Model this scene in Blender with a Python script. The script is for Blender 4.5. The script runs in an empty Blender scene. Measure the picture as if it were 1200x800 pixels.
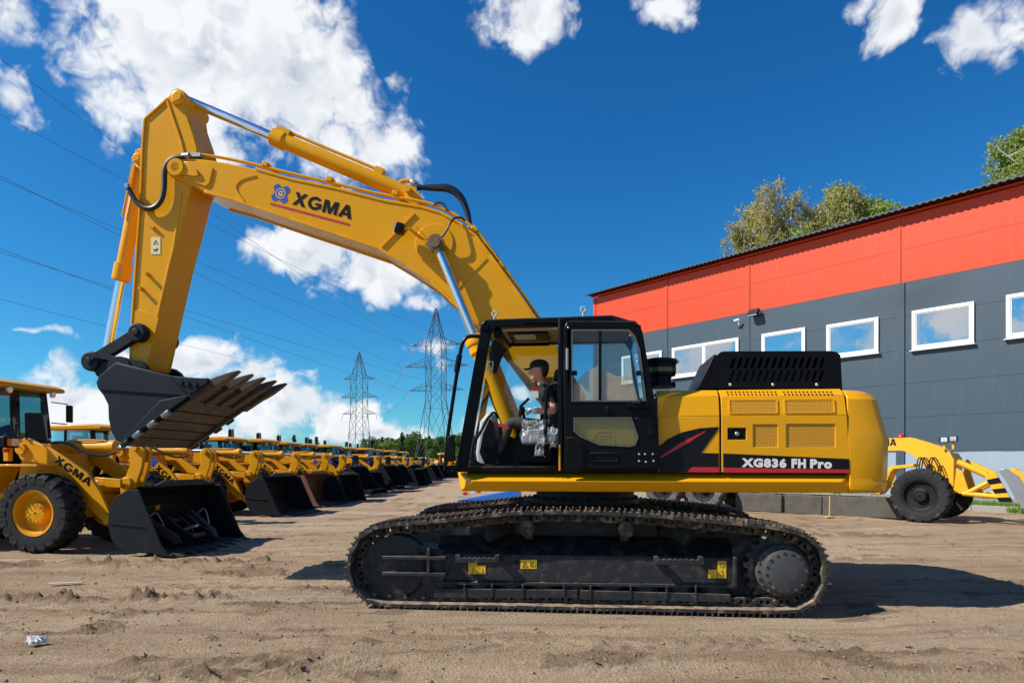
import bpy, bmesh, math, random
import numpy as np
from mathutils import Vector, Matrix, Euler
from mathutils.geometry import tessellate_polygon

random.seed(7); RNG = np.random.default_rng(11)
SC = bpy.context.scene
COL = SC.collection
R = math.radians
FPX, EYE, HY = 780.0, 1.6, 541.0          # lens in photo pixels, eye height, horizon row

# ------------------------------------------------------------------ camera
cam_d = bpy.data.cameras.new('camera'); cam = bpy.data.objects.new('camera', cam_d); COL.objects.link(cam)
cam.location = (0, 0, EYE); cam.rotation_euler = (R(90), 0, 0)
cam_d.sensor_width = 36; cam_d.lens = FPX / 1200 * 36; cam_d.shift_y = (HY - 400) / 1200
cam_d.clip_start = 0.1; cam_d.clip_end = 6000
SC.camera = cam

# ------------------------------------------------------------------ light
LDIR = Vector((1.05, 0.24, -1.0)).normalized()
TOSUN = -LDIR
SUN_EL = math.asin(TOSUN.z); SUN_ROT = math.atan2(TOSUN.x, TOSUN.y)
sd = bpy.data.lights.new('sun', 'SUN'); sd.energy = 5.0; sd.angle = R(0.5); sd.color = (1.0, 0.94, 0.85)
so = bpy.data.objects.new('sun', sd); COL.objects.link(so); so.rotation_euler = LDIR.to_track_quat('-Z', 'Y').to_euler()
so.location = (-30, -10, 40)
SC.view_settings.view_transform = 'Standard'; SC.view_settings.look = 'None'
SC.view_settings.gamma = 1.0; SC.view_settings.exposure = 0.42; SC.view_settings.use_curve_mapping = False

class NT:
    """small helper to write node trees"""
    def __init__(s, nt): s.nt = nt; s.nt.nodes.clear()
    def n(s, t, **kw):
        nd = s.nt.nodes.new(t)
        for k, v in kw.items(): setattr(nd, k, v)
        return nd
    def put(s, sock, v):
        if v is None: return
        if isinstance(v, bpy.types.NodeSocket): s.nt.links.new(v, sock)
        elif isinstance(v, (tuple, list, Vector)) and sock.type == 'RGBA': sock.default_value = (*v[:3], 1)
        elif isinstance(v, (int, float)) and sock.type == 'VECTOR': sock.default_value = (v, v, v)
        else: sock.default_value = v
    def m(s, op, a, b=None, c=None, clamp=False):
        nd = s.n('ShaderNodeMath', operation=op); nd.use_clamp = clamp
        for i, v in enumerate((a, b, c)): s.put(nd.inputs[i], v)
        return nd.outputs[0]
    def v(s, op, a, b=None, out=0):
        nd = s.n('ShaderNodeVectorMath', operation=op); s.put(nd.inputs[0], a); s.put(nd.inputs[1], b)
        return nd.outputs[out]
    def noise(s, vec, scale, detail=4, rough=.55, dist=0.0):
        nd = s.n('ShaderNodeTexNoise'); s.put(nd.inputs['Vector'], vec)
        nd.inputs['Scale'].default_value = scale; nd.inputs['Detail'].default_value = detail
        nd.inputs['Roughness'].default_value = rough; nd.inputs['Distortion'].default_value = dist
        return nd.outputs[0]
    def sstep(s, x, a, b):
        nd = s.n('ShaderNodeMapRange', interpolation_type='SMOOTHSTEP'); s.put(nd.inputs[0], x)
        nd.inputs[1].default_value = a; nd.inputs[2].default_value = b
        return nd.outputs[0]
    def mix(s, f, a, b, mode='MIX'):
        nd = s.n('ShaderNodeMix', data_type='RGBA', blend_type=mode); s.put(nd.inputs[0], f)
        s.put(nd.inputs[6], a); s.put(nd.inputs[7], b)
        return nd.outputs[2]

# ------------------------------------------------------------------ sky
W = bpy.data.worlds.new('World'); SC.world = W; W.use_nodes = True
def build_sky():
    t = NT(W.node_tree)
    D = t.n('ShaderNodeTexCoord').outputs['Generated']
    sky = t.n('ShaderNodeTexSky', sky_type='NISHITA'); sky.sun_disc = False
    sky.sun_elevation = SUN_EL; sky.sun_rotation = SUN_ROT
    sky.altitude = 200; sky.air_density = 1.0; sky.dust_density = 0.15; sky.ozone_density = 2.5
    # deeper, polarised blue
    cv = t.n('ShaderNodeSeparateColor'); t.put(cv.inputs[0], sky.outputs[0])
    cc = t.n('ShaderNodeCombineColor')
    for i, (g, p) in enumerate(SKY_GRADE):
        t.put(cc.inputs[i], t.m('MULTIPLY', t.m('POWER', cv.outputs[i], p), g))
    skyc = cc.outputs[0]
    # cloud cover: billowing puffs, gathered where cumulus stand
    wn = t.n('ShaderNodeTexNoise'); t.put(wn.inputs['Vector'], D); wn.inputs['Scale'].default_value = 7; wn.inputs['Detail'].default_value = 4
    wv = t.n('ShaderNodeVectorMath', operation='SCALE'); t.put(wv.inputs[0], t.v('SUBTRACT', wn.outputs[1], (.5, .5, .5))); wv.inputs['Scale'].default_value = .10
    warp = t.v('ADD', D, wv.outputs[0])
    wv2 = t.n('ShaderNodeVectorMath', operation='SCALE'); wv2.inputs['Scale'].default_value = .05
    w2 = t.n('ShaderNodeTexNoise'); t.put(w2.inputs['Vector'], D); w2.inputs['Scale'].default_value = 22; w2.inputs['Detail'].default_value = 3
    t.put(wv2.inputs[0], t.v('SUBTRACT', w2.outputs[1], (.5, .5, .5)))
    def dens(vec, fine):
        q = t.v('ADD', vec, wv2.outputs[0])
        vo = t.n('ShaderNodeTexVoronoi', feature='F1'); t.put(vo.inputs['Vector'], q); vo.inputs['Scale'].default_value = 13; vo.inputs['Detail'].default_value = 3.0 if fine else 2.0; vo.inputs['Roughness'].default_value = .55; vo.inputs['Lacunarity'].default_value = 2.3
        return t.m('ADD', t.m('MULTIPLY', t.m('SUBTRACT', t.noise(q, 5.5, 8 if fine else 4, .62), .5), NW), t.m('MULTIPLY', t.m('SUBTRACT', .42, vo.outputs['Distance']), VW))
    n1 = dens(D, True); n0 = dens(D, False)
    n2 = dens(t.v('ADD', D, tuple(TOSUN * .016 + Vector((0, 0, .020)))), False)
    bias = None
    for (px, py, rx, ry, st) in CLOUDS:
        c = Vector(((px - 600) / FPX, 1, (HY - py) / FPX)); k = 1 / c.length; c.normalize()
        d = t.v('DIVIDE', t.v('SUBTRACT', warp, tuple(c)), (rx / FPX * k, .6, ry / FPX * k))
        b = t.m('MULTIPLY_ADD', t.v('LENGTH', d, out=1), -st * 1.3, st * 1.68)
        bias = b if bias is None else t.m('MAXIMUM', bias, b)
    bias = t.m('MAXIMUM', bias, -1.0)
    sp = t.n('ShaderNodeSeparateXYZ'); t.put(sp.inputs[0], D)
    inside = t.sstep(sp.outputs[1], .50, .66)
    rest = None      # the same broken bank of cumulus goes on round the horizon
    for az, el, rx, rz_ in [(268, 7, .20, .10), (252, 12, .20, .11), (238, 8, .22, .09), (222, 14, .20, .10), (200, 9, .25, .1), (170, 14, .24, .12), (140, 8, .25, .1), (110, 12, .2, .1), (85, 9, .2, .09), (290, 30, .16, .12), (240, 40, .2, .15)]:
        c = Vector((math.sin(R(az)) * math.cos(R(el)), math.cos(R(az)) * math.cos(R(el)), math.sin(R(el))))
        d = t.v('DIVIDE', t.v('SUBTRACT', warp, tuple(c)), (rx * 1.25, rx * 1.25, rz_ * 1.25)); b = t.m('MULTIPLY_ADD', t.v('LENGTH', d, out=1), -1.3, 1.5); rest = b if rest is None else t.m('MAXIMUM', rest, b)
    gen = t.m('MAXIMUM', t.m('MULTIPLY_ADD', t.noise(D, 2.4, 3, .5), 4.4, -2.75), t.m('MAXIMUM', rest, -1.0))
    mx = t.n('ShaderNodeMix'); t.put(mx.inputs[0], inside); t.put(mx.inputs[2], gen); t.put(mx.inputs[3], bias)
    cov = t.m('ADD', n1, mx.outputs[0])
    alpha = t.sstep(cov, .03, .72)
    thick = t.sstep(cov, .6, 1.9)
    lit = t.m('MULTIPLY_ADD', t.m('SUBTRACT', n0, n2), 2.1, .50, clamp=True)
    dark = t.m('MULTIPLY', t.m('SUBTRACT', 1.0, lit), t.m('MULTIPLY_ADD', thick, .75, .25), clamp=True)
    cl = t.mix(dark, CLOUD_W, CLOUD_G)
    col = t.mix(t.m('MULTIPLY', alpha, .97), skyc, cl)
    bg = t.n('ShaderNodeBackground'); t.put(bg.inputs[0], col); bg.inputs[1].default_value = SKY_STR
    o = t.n('ShaderNodeOutputWorld'); t.put(o.inputs[0], bg.outputs[0])
SKY_STR = 0.083
NW, VW = 2.3, .95
SKY_GRADE = [(0.115, 1.62), (0.615, 1.17), (1.20, .96)]
CLOUD_W = (8.6, 8.8, 9.0); CLOUD_G = (3.9, 4.6, 5.5)
CLOUDS = [  # photo position and radii of each cumulus
    (235, 60, 175, 125, 1.25), (345, 110, 140, 110, 1.25), (425, 150, 70, 70, 1.0), (120, 75, 76, 90, 1.0), (255, 180, 130, 60, 1.0), (8, 25, 42, 40, .9), (8, 102, 40, 36, .9), (125, 205, 36, 32, .6), (310, 15, 130, 60, 1.1),
    (352, 298, 88, 42, 1.15), (432, 335, 86, 32, 1.1), (495, 347, 46, 22, .9), (300, 288, 34, 26, .9), (238, 246, 26, 24, .8),
    (617, 10, 66, 44, 1.0), (770, 8, 42, 24, .8), (1040, 22, 42, 48, 1.0), (1168, 44, 58, 52, 1.0), (1190, 12, 50, 40, .9), (985, 5, 24, 20, .6), (1140, 85, 30, 24, .6), (25, 390, 36, 9, .7),
    (82, 488, 82, 58, 1.2), (140, 470, 50, 40, 1.0), (232, 420, 74, 34, 1.1), (330, 466, 110, 42, 1.15), (285, 440, 60, 30, 1.0), (400, 484, 90, 34, 1.1), (503, 412, 46, 28, 1.0), (440, 505, 170, 26, 1.1), (575, 500, 80, 30, 1.0), (240, 500, 210, 36, 1.0), (612, 468, 30, 18, .8), (700, 495, 150, 30, 1.0), (560, 452, 40, 20, .7)]
build_sky()

# ------------------------------------------------------------------ materials
MATS = {}
def mat(name, col, rough=.5, metal=0.0, dust=0.0, dustcol=(.30, .22, .14), dscale=3.0, bump=0.0, bscale=60., coat=0.0, var=.12, spec=.5, updust=0.0, lowdust=None):
    if name in MATS: return MATS[name]
    m = bpy.data.materials.new(name); m.use_nodes = True; t = NT(m.node_tree)
    tc = t.n('ShaderNodeTexCoord').outputs['Object']
    oi = t.n('ShaderNodeObjectInfo').outputs['Random']
    vec = t.v('ADD', tc, t.v('SCALE', (7.3, 3.1, 5.7)))
    t.put(vec.node.inputs[1].links[0].from_node.inputs['Scale'], oi)
    p = t.n('ShaderNodeBsdfPrincipled')
    n1 = t.noise(vec, dscale, 6, .6); n2 = t.noise(vec, dscale * .35, 3, .5)
    c = t.mix(t.m('MULTIPLY', n2, var * 2), col, tuple(x * .62 for x in col))
    f = t.m('MULTIPLY', t.sstep(n1, .72 - dust * .55, .80 - dust * .25), min(1, dust * 1.3), clamp=True) if dust > 0 else None
    if updust > 0:
        gz = t.n('ShaderNodeNewGeometry'); s = t.n('ShaderNodeSeparateXYZ'); t.put(s.inputs[0], gz.outputs['Normal'])
        u = t.m('MULTIPLY', t.sstep(s.outputs[2], .2, .95), t.m('MULTIPLY', t.sstep(n1, .25, .6), updust))
        f = u if f is None else t.m('MAXIMUM', f, u)
    rr = t.m('MULTIPLY_ADD', n1, .25, rough - .12, clamp=True)
    if f is not None:
        c = t.mix(f, c, dustcol); rr = t.m('MAXIMUM', rr, t.m('MULTIPLY', f, .9))
    t.put(p.inputs['Base Color'], c); t.put(p.inputs['Roughness'], rr)
    p.inputs['Metallic'].default_value = metal; p.inputs['Coat Weight'].default_value = coat; p.inputs['Coat Roughness'].default_value = .08
    p.inputs['Specular IOR Level'].default_value = spec
    if bump > 0:
        b = t.n('ShaderNodeBump'); b.inputs['Strength'].default_value = bump; b.inputs['Distance'].default_value = .02
        t.put(b.inputs['Height'], t.noise(vec, bscale, 4, .6)); t.put(p.inputs['Normal'], b.outputs[0])
    o = t.n('ShaderNodeOutputMaterial'); t.put(o.inputs[0], p.outputs[0])
    MATS[name] = m; return m

def glass(name, tint=(.80, .90, .90), refl=1.0, dirt=0.0, clear=.92):
    m = bpy.data.materials.new(name); m.use_nodes = True; t = NT(m.node_tree)
    tr = t.n('ShaderNodeBsdfTransparent'); t.put(tr.inputs[0], tuple(x * clear for x in tint))
    gl = t.n('ShaderNodeBsdfGlossy'); gl.inputs['Roughness'].default_value = .02
    fr = t.n('ShaderNodeFresnel'); fr.inputs[0].default_value = 1.5
    ms = t.n('ShaderNodeMixShader'); t.put(ms.inputs[0], t.m('MULTIPLY', fr.outputs[0], refl, clamp=True)); t.put(ms.inputs[1], tr.outputs[0]); t.put(ms.inputs[2], gl.outputs[0])
    out = ms.outputs[0]
    if dirt:
        df = t.n('ShaderNodeBsdfDiffuse'); t.put(df.inputs[0], (.45, .42, .38))
        tc = t.n('ShaderNodeTexCoord').outputs['Object']
        m2 = t.n('ShaderNodeMixShader'); t.put(m2.inputs[0], t.m('MULTIPLY', t.noise(tc, 3, 5), dirt)); t.put(m2.inputs[1], out); t.put(m2.inputs[2], df.outputs[0]); out = m2.outputs[0]
    o = t.n('ShaderNodeOutputMaterial'); t.put(o.inputs[0], out); MATS[name] = m; return m

YELLOW = mat('yellow_paint', (.76, .350, .002), .27, spec=.26, dust=.14, dustcol=(.42, .19, .03), dscale=2.2, coat=.05, var=.10, bump=.02, bscale=25, updust=.12)
YELLOW2 = mat('loader_yellow_paint', (.75, .330, .003), .45, spec=.22, dust=.16, coat=.05, var=.14, updust=.25)
BLACK = mat('black_paint', (.004, .0048, .006), .30, spec=.12, dust=.05, updust=.2)
BLACK2 = mat('satin_black_plastic', (.0045, .005, .0065), .42, spec=.12, bump=.1, bscale=200, updust=.15)
CHAR = mat('charcoal_steel', (.011, .013, .016), .5, spec=.2, dust=.18, dustcol=(.10, .085, .07), updust=.5, bump=.08)
DECK = mat('muddy_shaded_deck', (.012, .013, .015), .7, spec=.15, dust=.5, dustcol=(.085, .062, .045), dscale=7, bump=.5, bscale=25)  # mud patches over a base darkened for the upper body's shadow
FRAME = mat('dusty_frame_paint', (.026, .028, .032), .48, spec=.25, dust=.42, dustcol=(.10, .083, .067), dscale=9, updust=.9, var=.25, bump=.12)
SHOE = mat('dirty_track_steel', (.032, .030, .029), .6, spec=.3, metal=.0, dust=.45, dustcol=(.32, .235, .16), dscale=9, updust=.95, bump=.25, bscale=45)
BUCKET = mat('bucket_black_paint', (.011, .017, .024), .5, spec=.18, dust=.14, dustcol=(.08, .075, .07), dscale=4, bump=.08)
WORN = mat('worn_brown_steel', (.075, .055, .042), .55, metal=.2, spec=.3, dust=.5, dustcol=(.028, .024, .022), dscale=6, bump=.25, bscale=40)
WORNEDGE = mat('polished_steel_edge', (.16, .17, .19), .42, metal=.4, dust=.3, dustcol=(.10, .09, .08))
CHROME = mat('chrome_rod', (.90, .90, .92), .22, metal=1.0, var=.03)
STEEL = mat('grey_steel', (.35, .36, .38), .4, metal=.7, var=.1)
RUBBER = mat('tyre_rubber', (.022, .022, .023), .75, spec=.25, dust=.30, dustcol=(.17, .145, .12), dscale=5, bump=.15, bscale=50)
RUBBERG = mat('dusty_tyre_rubber', (.06, .058, .056), .8, dust=.5, dustcol=(.22, .20, .18), dscale=5, bump=.15)
HOSE = mat('black_hose', (.012, .012, .013), .38)
RED = mat('red_decal', (.50, .012, .02), .4)
BLUE = mat('blue_decal', (.02, .07, .42), .4)
INK = mat('black_decal', (.006, .006, .008), .4, spec=.2)
WHITE = mat('white_decal', (.78, .78, .76), .4)
STICK = mat('yellow_sticker', (.80, .50, .02), .4)
STICKW = mat('pale_sticker', (.75, .66, .38), .45)
BEIGE = mat('beige_headliner', (.42, .31, .20), .8)
GREYP = mat('grey_plastic', (.20, .21, .22), .55)
LIGHTP = mat('light_grey_plastic', (.48, .49, .50), .5)
LAMPG = mat('lamp_lens', (.75, .77, .80), .12, metal=.5)
ORANGEL = mat('orange_lens', (.85, .20, .02), .2)
REDL = mat('red_lens', (.70, .01, .01), .2)
SKIN = mat('skin', (.66, .31, .19), .5, var=.08)
HAIR = mat('dark_hair', (.025, .017, .012), .7)
SHIRT = mat('black_cloth', (.012, .012, .014), .9, bump=.3, bscale=30, var=.3)
TROUSER = mat('dark_work_trousers', (.055, .048, .040), .9, dust=.35, dustcol=(.11, .095, .07), dscale=9, bump=.4, bscale=22)
GLOVE = mat('white_knit_glove', (.80, .80, .78), .9, bump=.3, bscale=120)
SEATM = mat('seat_fabric', (.02, .02, .022), .85, bump=.2)
GLASSC = glass('cab_glass', (.86, .94, .96), .75, .04, .97)
GLASST = glass('tinted_cab_glass', (.30, .52, .60), 1.0, .05)
RUST = mat('rusty_steel', (.16, .07, .035), .7, dust=.4, dustcol=(.07, .04, .03), bump=.2)
CONC = mat('concrete', (.30, .285, .26), .85, dust=.3, dustcol=(.20, .17, .14), bump=.3)
BLUEP = mat('blue_sheet', (.03, .16, .55), .4)
WIRE = mat('power_line_wire', (.05, .06, .075), .5)
GALV = mat('galvanised_steel', (.075, .09, .11), .6, spec=.2)
INSUL = mat('glass_insulator', (.45, .60, .55), .3)

def grille_mat():
    m = bpy.data.materials.new('perforated_yellow_plate'); m.use_nodes = True; t = NT(m.node_tree)
    tc = t.n('ShaderNodeTexCoord').outputs['Object']; s = t.n('ShaderNodeSeparateXYZ'); t.put(s.inputs[0], tc)
    k = 2 * math.pi / .030
    a = t.m('SINE', t.m('MULTIPLY', t.m('ADD', s.outputs[0], s.outputs[2]), k)); b = t.m('SINE', t.m('MULTIPLY', t.m('SUBTRACT', s.outputs[0], s.outputs[2]), k))
    h = t.sstep(t.m('ADD', a, b), .35, .75)
    p = t.n('ShaderNodeBsdfPrincipled'); t.put(p.inputs['Base Color'], t.mix(h, (.72, .34, .01), (.03, .02, .008))); p.inputs['Roughness'].default_value = .45
    o = t.n('ShaderNodeOutputMaterial'); t.put(o.inputs[0], p.outputs[0]); return m
GRILLE = grille_mat()

def film_mat():
    m = bpy.data.materials.new('clear_plastic_film'); m.use_nodes = True; t = NT(m.node_tree)
    tr = t.n('ShaderNodeBsdfTransparent'); t.put(tr.inputs[0], (.93, .94, .95))
    p = t.n('ShaderNodeBsdfPrincipled'); t.put(p.inputs['Base Color'], (.80, .82, .84)); p.inputs['Roughness'].default_value = .15; p.inputs['Specular IOR Level'].default_value = .9
    f = t.sstep(t.noise(t.n('ShaderNodeTexCoord').outputs['Object'], 11, 5, .6), .38, .66)
    ms = t.n('ShaderNodeMixShader'); t.put(ms.inputs[0], t.m('MULTIPLY_ADD', f, .40, .07)); t.put(ms.inputs[1], tr.outputs[0]); t.put(ms.inputs[2], p.outputs[0])
    o = t.n('ShaderNodeOutputMaterial'); t.put(o.inputs[0], ms.outputs[0]); return m
FILM = film_mat()
def sheet_mat():
    m = bpy.data.materials.new('beige_protective_film'); m.use_nodes = True; t = NT(m.node_tree)
    tr = t.n('ShaderNodeBsdfTransparent'); t.put(tr.inputs[0], (.95, .93, .9)); p = t.n('ShaderNodeBsdfPrincipled'); t.put(p.inputs['Base Color'], (.50, .41, .29)); p.inputs['Roughness'].default_value = .35
    f = t.noise(t.n('ShaderNodeTexCoord').outputs['Object'], 9, 5, .6); ms = t.n('ShaderNodeMixShader'); t.put(ms.inputs[0], t.m('MULTIPLY_ADD', f, .5, .12)); t.put(ms.inputs[1], tr.outputs[0]); t.put(ms.inputs[2], p.outputs[0])
    o = t.n('ShaderNodeOutputMaterial'); t.put(o.inputs[0], ms.outputs[0]); return m
SHEET = sheet_mat()

# ------------------------------------------------------------------ mesh builder
class MB:
    def __init__(s): s.bm = bmesh.new(); s.mi = 0
    def add(s, verts, faces):
        vs = [s.bm.verts.new(v) for v in verts]
        for f in faces:
            try: s.bm.faces.new([vs[i] for i in f]).material_index = s.mi
            except ValueError: pass
        return vs
    def prism(s, pts, c0, c1, holes=(), axis='y', cvx=None):
        """outline pts (a,b) extruded along axis from c0 to c1, with holes"""
        def P(a, b, c): return (a, c, b) if axis == 'y' else ((c, a, b) if axis == 'x' else (a, b, c))
        loops = [list(pts)] + [list(h) for h in holes]
        flat = [p for l in loops for p in l]; n = len(flat)
        tris = tessellate_polygon([[Vector((p[0], p[1], 0)) for p in l] for l in loops]) if (holes or len(pts) > 4) else [tuple(range(len(pts)))]
        verts = [P(p[0], p[1], c0) for p in flat] + [P(p[0], p[1], c1) for p in flat]
        faces = [tuple(t) for t in tris] + [tuple(i + n for i in reversed(t)) for t in tris]
        k = 0
        for l in loops:
            m = len(l)
            for i in range(m): a, b = k + i, k + (i + 1) % m; faces.append((a, b, b + n, a + n))
            k += m
        return s.add(verts, faces)
    def box(s, c, d, rot=None):
        x, y, z = (v / 2 for v in d)
        vs = [Vector((i * x, j * y, k * z)) for i in (-1, 1) for j in (-1, 1) for k in (-1, 1)]
        if rot is not None: vs = [rot @ v for v in vs]
        c = Vector(c)
        return s.add([v + c for v in vs], [(0, 1, 3, 2), (4, 6, 7, 5), (0, 4, 5, 1), (2, 3, 7, 6), (0, 2, 6, 4), (1, 5, 7, 3)])
    def bar(s, p0, p1, w, h=None, up=(0, 0, 1)):
        h = h or w; p0 = Vector(p0); p1 = Vector(p1); d = (p1 - p0).normalized(); u = Vector(up)
        if abs(d.dot(u)) > .98: u = Vector((1, 0, 0))
        a = d.cross(u).normalized() * w / 2; b = a.cross(d).normalized() * h / 2
        return s.add([p0 - a - b, p0 + a - b, p0 + a + b, p0 - a + b, p1 - a - b, p1 + a - b, p1 + a + b, p1 - a + b],
                     [(3, 2, 1, 0), (4, 5, 6, 7), (0, 1, 5, 4), (1, 2, 6, 5), (2, 3, 7, 6), (3, 0, 4, 7)])
    def lathe(s, prof, p0, ax, n=20, caps=True):
        """prof = [(radius, height)] about axis ax from p0"""
        p0 = Vector(p0); ax = Vector(ax).normalized(); u = ax.orthogonal().normalized(); w = ax.cross(u)
        vs = []; fs = []
        for r, h in prof:
            for i in range(n):
                a = 2 * math.pi * i / n; vs.append(p0 + ax * h + (u * math.cos(a) + w * math.sin(a)) * r)
        for j in range(len(prof) - 1):
            for i in range(n): k = (i + 1) % n; fs.append((j * n + i, j * n + k, j * n + n + k, j * n + n + i))
        if caps: fs.append(tuple(reversed(range(n)))); fs.append(tuple(range(len(vs) - n, len(vs))))
        return s.add(vs, fs)
    def cyl(s, p0, p1, r, r1=None, n=16):
        p0 = Vector(p0); p1 = Vector(p1)
        return s.lathe([(r, 0), (r if r1 is None else r1, (p1 - p0).length)], p0, p1 - p0, n)
    def tube(s, pts, r, n=8, sm=0):
        pts = [Vector(p) for p in pts]
        for _ in range(sm):
            q = [pts[0]]
            for a, b in zip(pts, pts[1:]): q += [a * .75 + b * .25, a * .25 + b * .75]
            pts = q + [pts[-1]]
        vs = []; fs = []; ref = None
        for i, p in enumerate(pts):
            d = (pts[min(i + 1, len(pts) - 1)] - pts[max(i - 1, 0)]).normalized()
            ref = d.orthogonal().normalized() if ref is None else (ref - d * ref.dot(d)).normalized()
            w = d.cross(ref); rr = r[min(i, len(r) - 1)] if isinstance(r, (list, tuple)) else r
            for k in range(n): a = 2 * math.pi * k / n; vs.append(p + (ref * math.cos(a) + w * math.sin(a)) * rr)
        for i in range(len(pts) - 1):
            for k in range(n): j = (k + 1) % n; fs.append((i * n + k, i * n + j, i * n + n + j, i * n + n + k))
        fs.append(tuple(reversed(range(n)))); fs.append(tuple(range(len(vs) - n, len(vs))))
        return s.add(vs, fs)
    def ball(s, c, r, n=12, m=8, rot=None):
        if not isinstance(r, (tuple, list)): r = (r, r, r)
        vs = []; fs = []; c = Vector(c)
        for j in range(1, m):
            t = math.pi * j / m
            for i in range(n):
                a = 2 * math.pi * i / n; v = Vector((r[0] * math.sin(t) * math.cos(a), r[1] * math.sin(t) * math.sin(a), r[2] * math.cos(t)))
                vs.append((rot @ v if rot is not None else v) + c)
        tv = Vector((0, 0, r[2])); bv = -tv
        vs += [(rot @ tv if rot is not None else tv) + c, (rot @ bv if rot is not None else bv) + c]
        for j in range(m - 2):
            for i in range(n): k = (i + 1) % n; fs.append((j * n + i, j * n + n + i, j * n + n + k, j * n + k))
        T = len(vs) - 2
        for i in range(n): k = (i + 1) % n; fs.append((T, i, k)); fs.append((T + 1, (m - 2) * n + k, (m - 2) * n + i))
        return s.add(vs, fs)
    def loft(s, rings, caps=True):
        n = len(rings[0]); vs = [v for r in rings for v in r]; fs = []
        for j in range(len(rings) - 1):
            for i in range(n): k = (i + 1) % n; fs.append((j * n + i, j * n + k, j * n + n + k, j * n + n + i))
        if caps: fs.append(tuple(reversed(range(n)))); fs.append(tuple(range(len(vs) - n, len(vs))))
        return s.add(vs, fs)
    def mesh(s, name, mats, angle=32):
        bmesh.ops.recalc_face_normals(s.bm, faces=s.bm.faces[:])
        me = bpy.data.meshes.new(name); s.bm.to_mesh(me); s.bm.free()
        for m in (mats if isinstance(mats, (list, tuple)) else [mats]): me.materials.append(m)
        if len(me.polygons): me.shade_smooth(); me.set_sharp_from_angle(angle=R(angle))
        return me
    def build(s, name, mats, parent=None, bevel=0, angle=32, seg=2):
        o = bpy.data.objects.new(name, s.mesh(name, mats, angle)); COL.objects.link(o); o.parent = parent
        if bevel:
            b = o.modifiers.new('bevel', 'BEVEL'); b.width = bevel; b.segments = seg; b.limit_method = 'ANGLE'; b.angle_limit = R(35); b.harden_normals = False
        return o

def empty(name, loc, rz=0, label=None, cat=None, group=None):
    o = bpy.data.objects.new(name, None); COL.objects.link(o); o.location = loc; o.rotation_euler = (0, 0, rz); o.empty_display_size = .3
    return tag(o, label, cat, group)
def tag(o, label=None, cat=None, group=None, kind=None):
    for k, v in (('label', label), ('category', cat), ('group', group), ('kind', kind)):
        if v: o[k] = v
    return o
def inst(name, me, parent, M=None):
    o = bpy.data.objects.new(name, me); COL.objects.link(o); o.parent = parent
    if M is not None: o.matrix_local = M
    return o
def copy_tree(o, parent=None):
    c = o.copy(); COL.objects.link(c); c.parent = parent
    for ch in list(o.children): copy_tree(ch, c)
    return c

_txt = {}
def text_geo(s, bold):
    if (s, bold) in _txt: return _txt[(s, bold)]
    cu = bpy.data.curves.new('t', 'FONT'); cu.body = s; cu.size = 1; cu.offset = bold; cu.fill_mode = 'FRONT'; cu.resolution_u = 3
    cu.space_character = 1 + bold * 3
    o = bpy.data.objects.new('t', cu); COL.objects.link(o); bpy.context.view_layer.update()
    me = bpy.data.meshes.new_from_object(o.evaluated_get(bpy.context.evaluated_depsgraph_get()))
    r = ([v.co.copy() for v in me.vertices], [tuple(p.vertices) for p in me.polygons])
    bpy.data.objects.remove(o); bpy.data.meshes.remove(me); bpy.data.curves.remove(cu)
    _txt[(s, bold)] = r; return r
def add_text(mb, s, p0, ux, uz, width, height, bold=.03):
    """letters from p0 along ux (width) and uz (cap height)"""
    vs, fs = text_geo(s, bold); ux = Vector(ux).normalized(); uz = Vector(uz).normalized()
    x0 = min(v.x for v in vs); x1 = max(v.x for v in vs); y0 = min(v.y for v in vs); y1 = max(v.y for v in vs)
    mb.add([Vector(p0) + ux * ((v.x - x0) / (x1 - x0) * width) + uz * ((v.y - y0) / (y1 - y0) * height) for v in vs], fs)

class Frame:
    """a thing's own axes: x forward/back, y across, z up; at() turns a photo point on the plane y=k into that frame"""
    def __init__(s, o, deg): s.o = o; t = R(deg); s.s, s.c = math.sin(t), math.cos(t); s.rz = -t
    def at(s, px, py, k):
        u = (px - 600) / FPX; v = (HY - py) / FPX
        Y = (k + s.o[0] * s.s + s.o[1] * s.c) / (u * s.s + s.c); X = u * Y
        return ((X - s.o[0]) * s.c - (Y - s.o[1]) * s.s, EYE + v * Y)
    def pts(s, l, k): return [s.at(x, y, k) for x, y in l]
    def p3(s, x, y, k): a, b = s.at(x, y, k); return Vector((a, k, b))

def _arc(cx, cy, r, a0, a1, n=14): return [(cx + r * math.cos(R(a0 + (a1 - a0) * i / n)), cy + r * math.sin(R(a0 + (a1 - a0) * i / n))) for i in range(n + 1)]
GLYPH = {'X': ([(0, 0), (.29, 0), (.475, .32), (.67, 0), (.97, 0), (.63, .51), (.95, 1), (.66, 1), (.485, .70), (.31, 1), (.02, 1), (.33, .51)], [], .97),
         'G': (_arc(.51, .5, .52, 40, 318) + [(.99, .14), (.99, .56), (.53, .56), (.53, .37), (.75, .37), (.75, .27)] + _arc(.51, .5, .285, 300, 46), [], 1.02),
         'M': ([(0, 0), (.24, 0), (.24, .60), (.43, 0), (.63, 0), (.82, .60), (.82, 0), (1.06, 0), (1.06, 1), (.73, 1), (.53, .36), (.33, 1), (0, 1)], [], 1.06),
         'A': ([(0, 0), (.26, 0), (.33, .19), (.65, .19), (.72, 0), (.99, 0), (.63, 1), (.36, 1)], [[(.39, .38), (.59, .38), (.49, .68)]], .99)}
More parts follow.
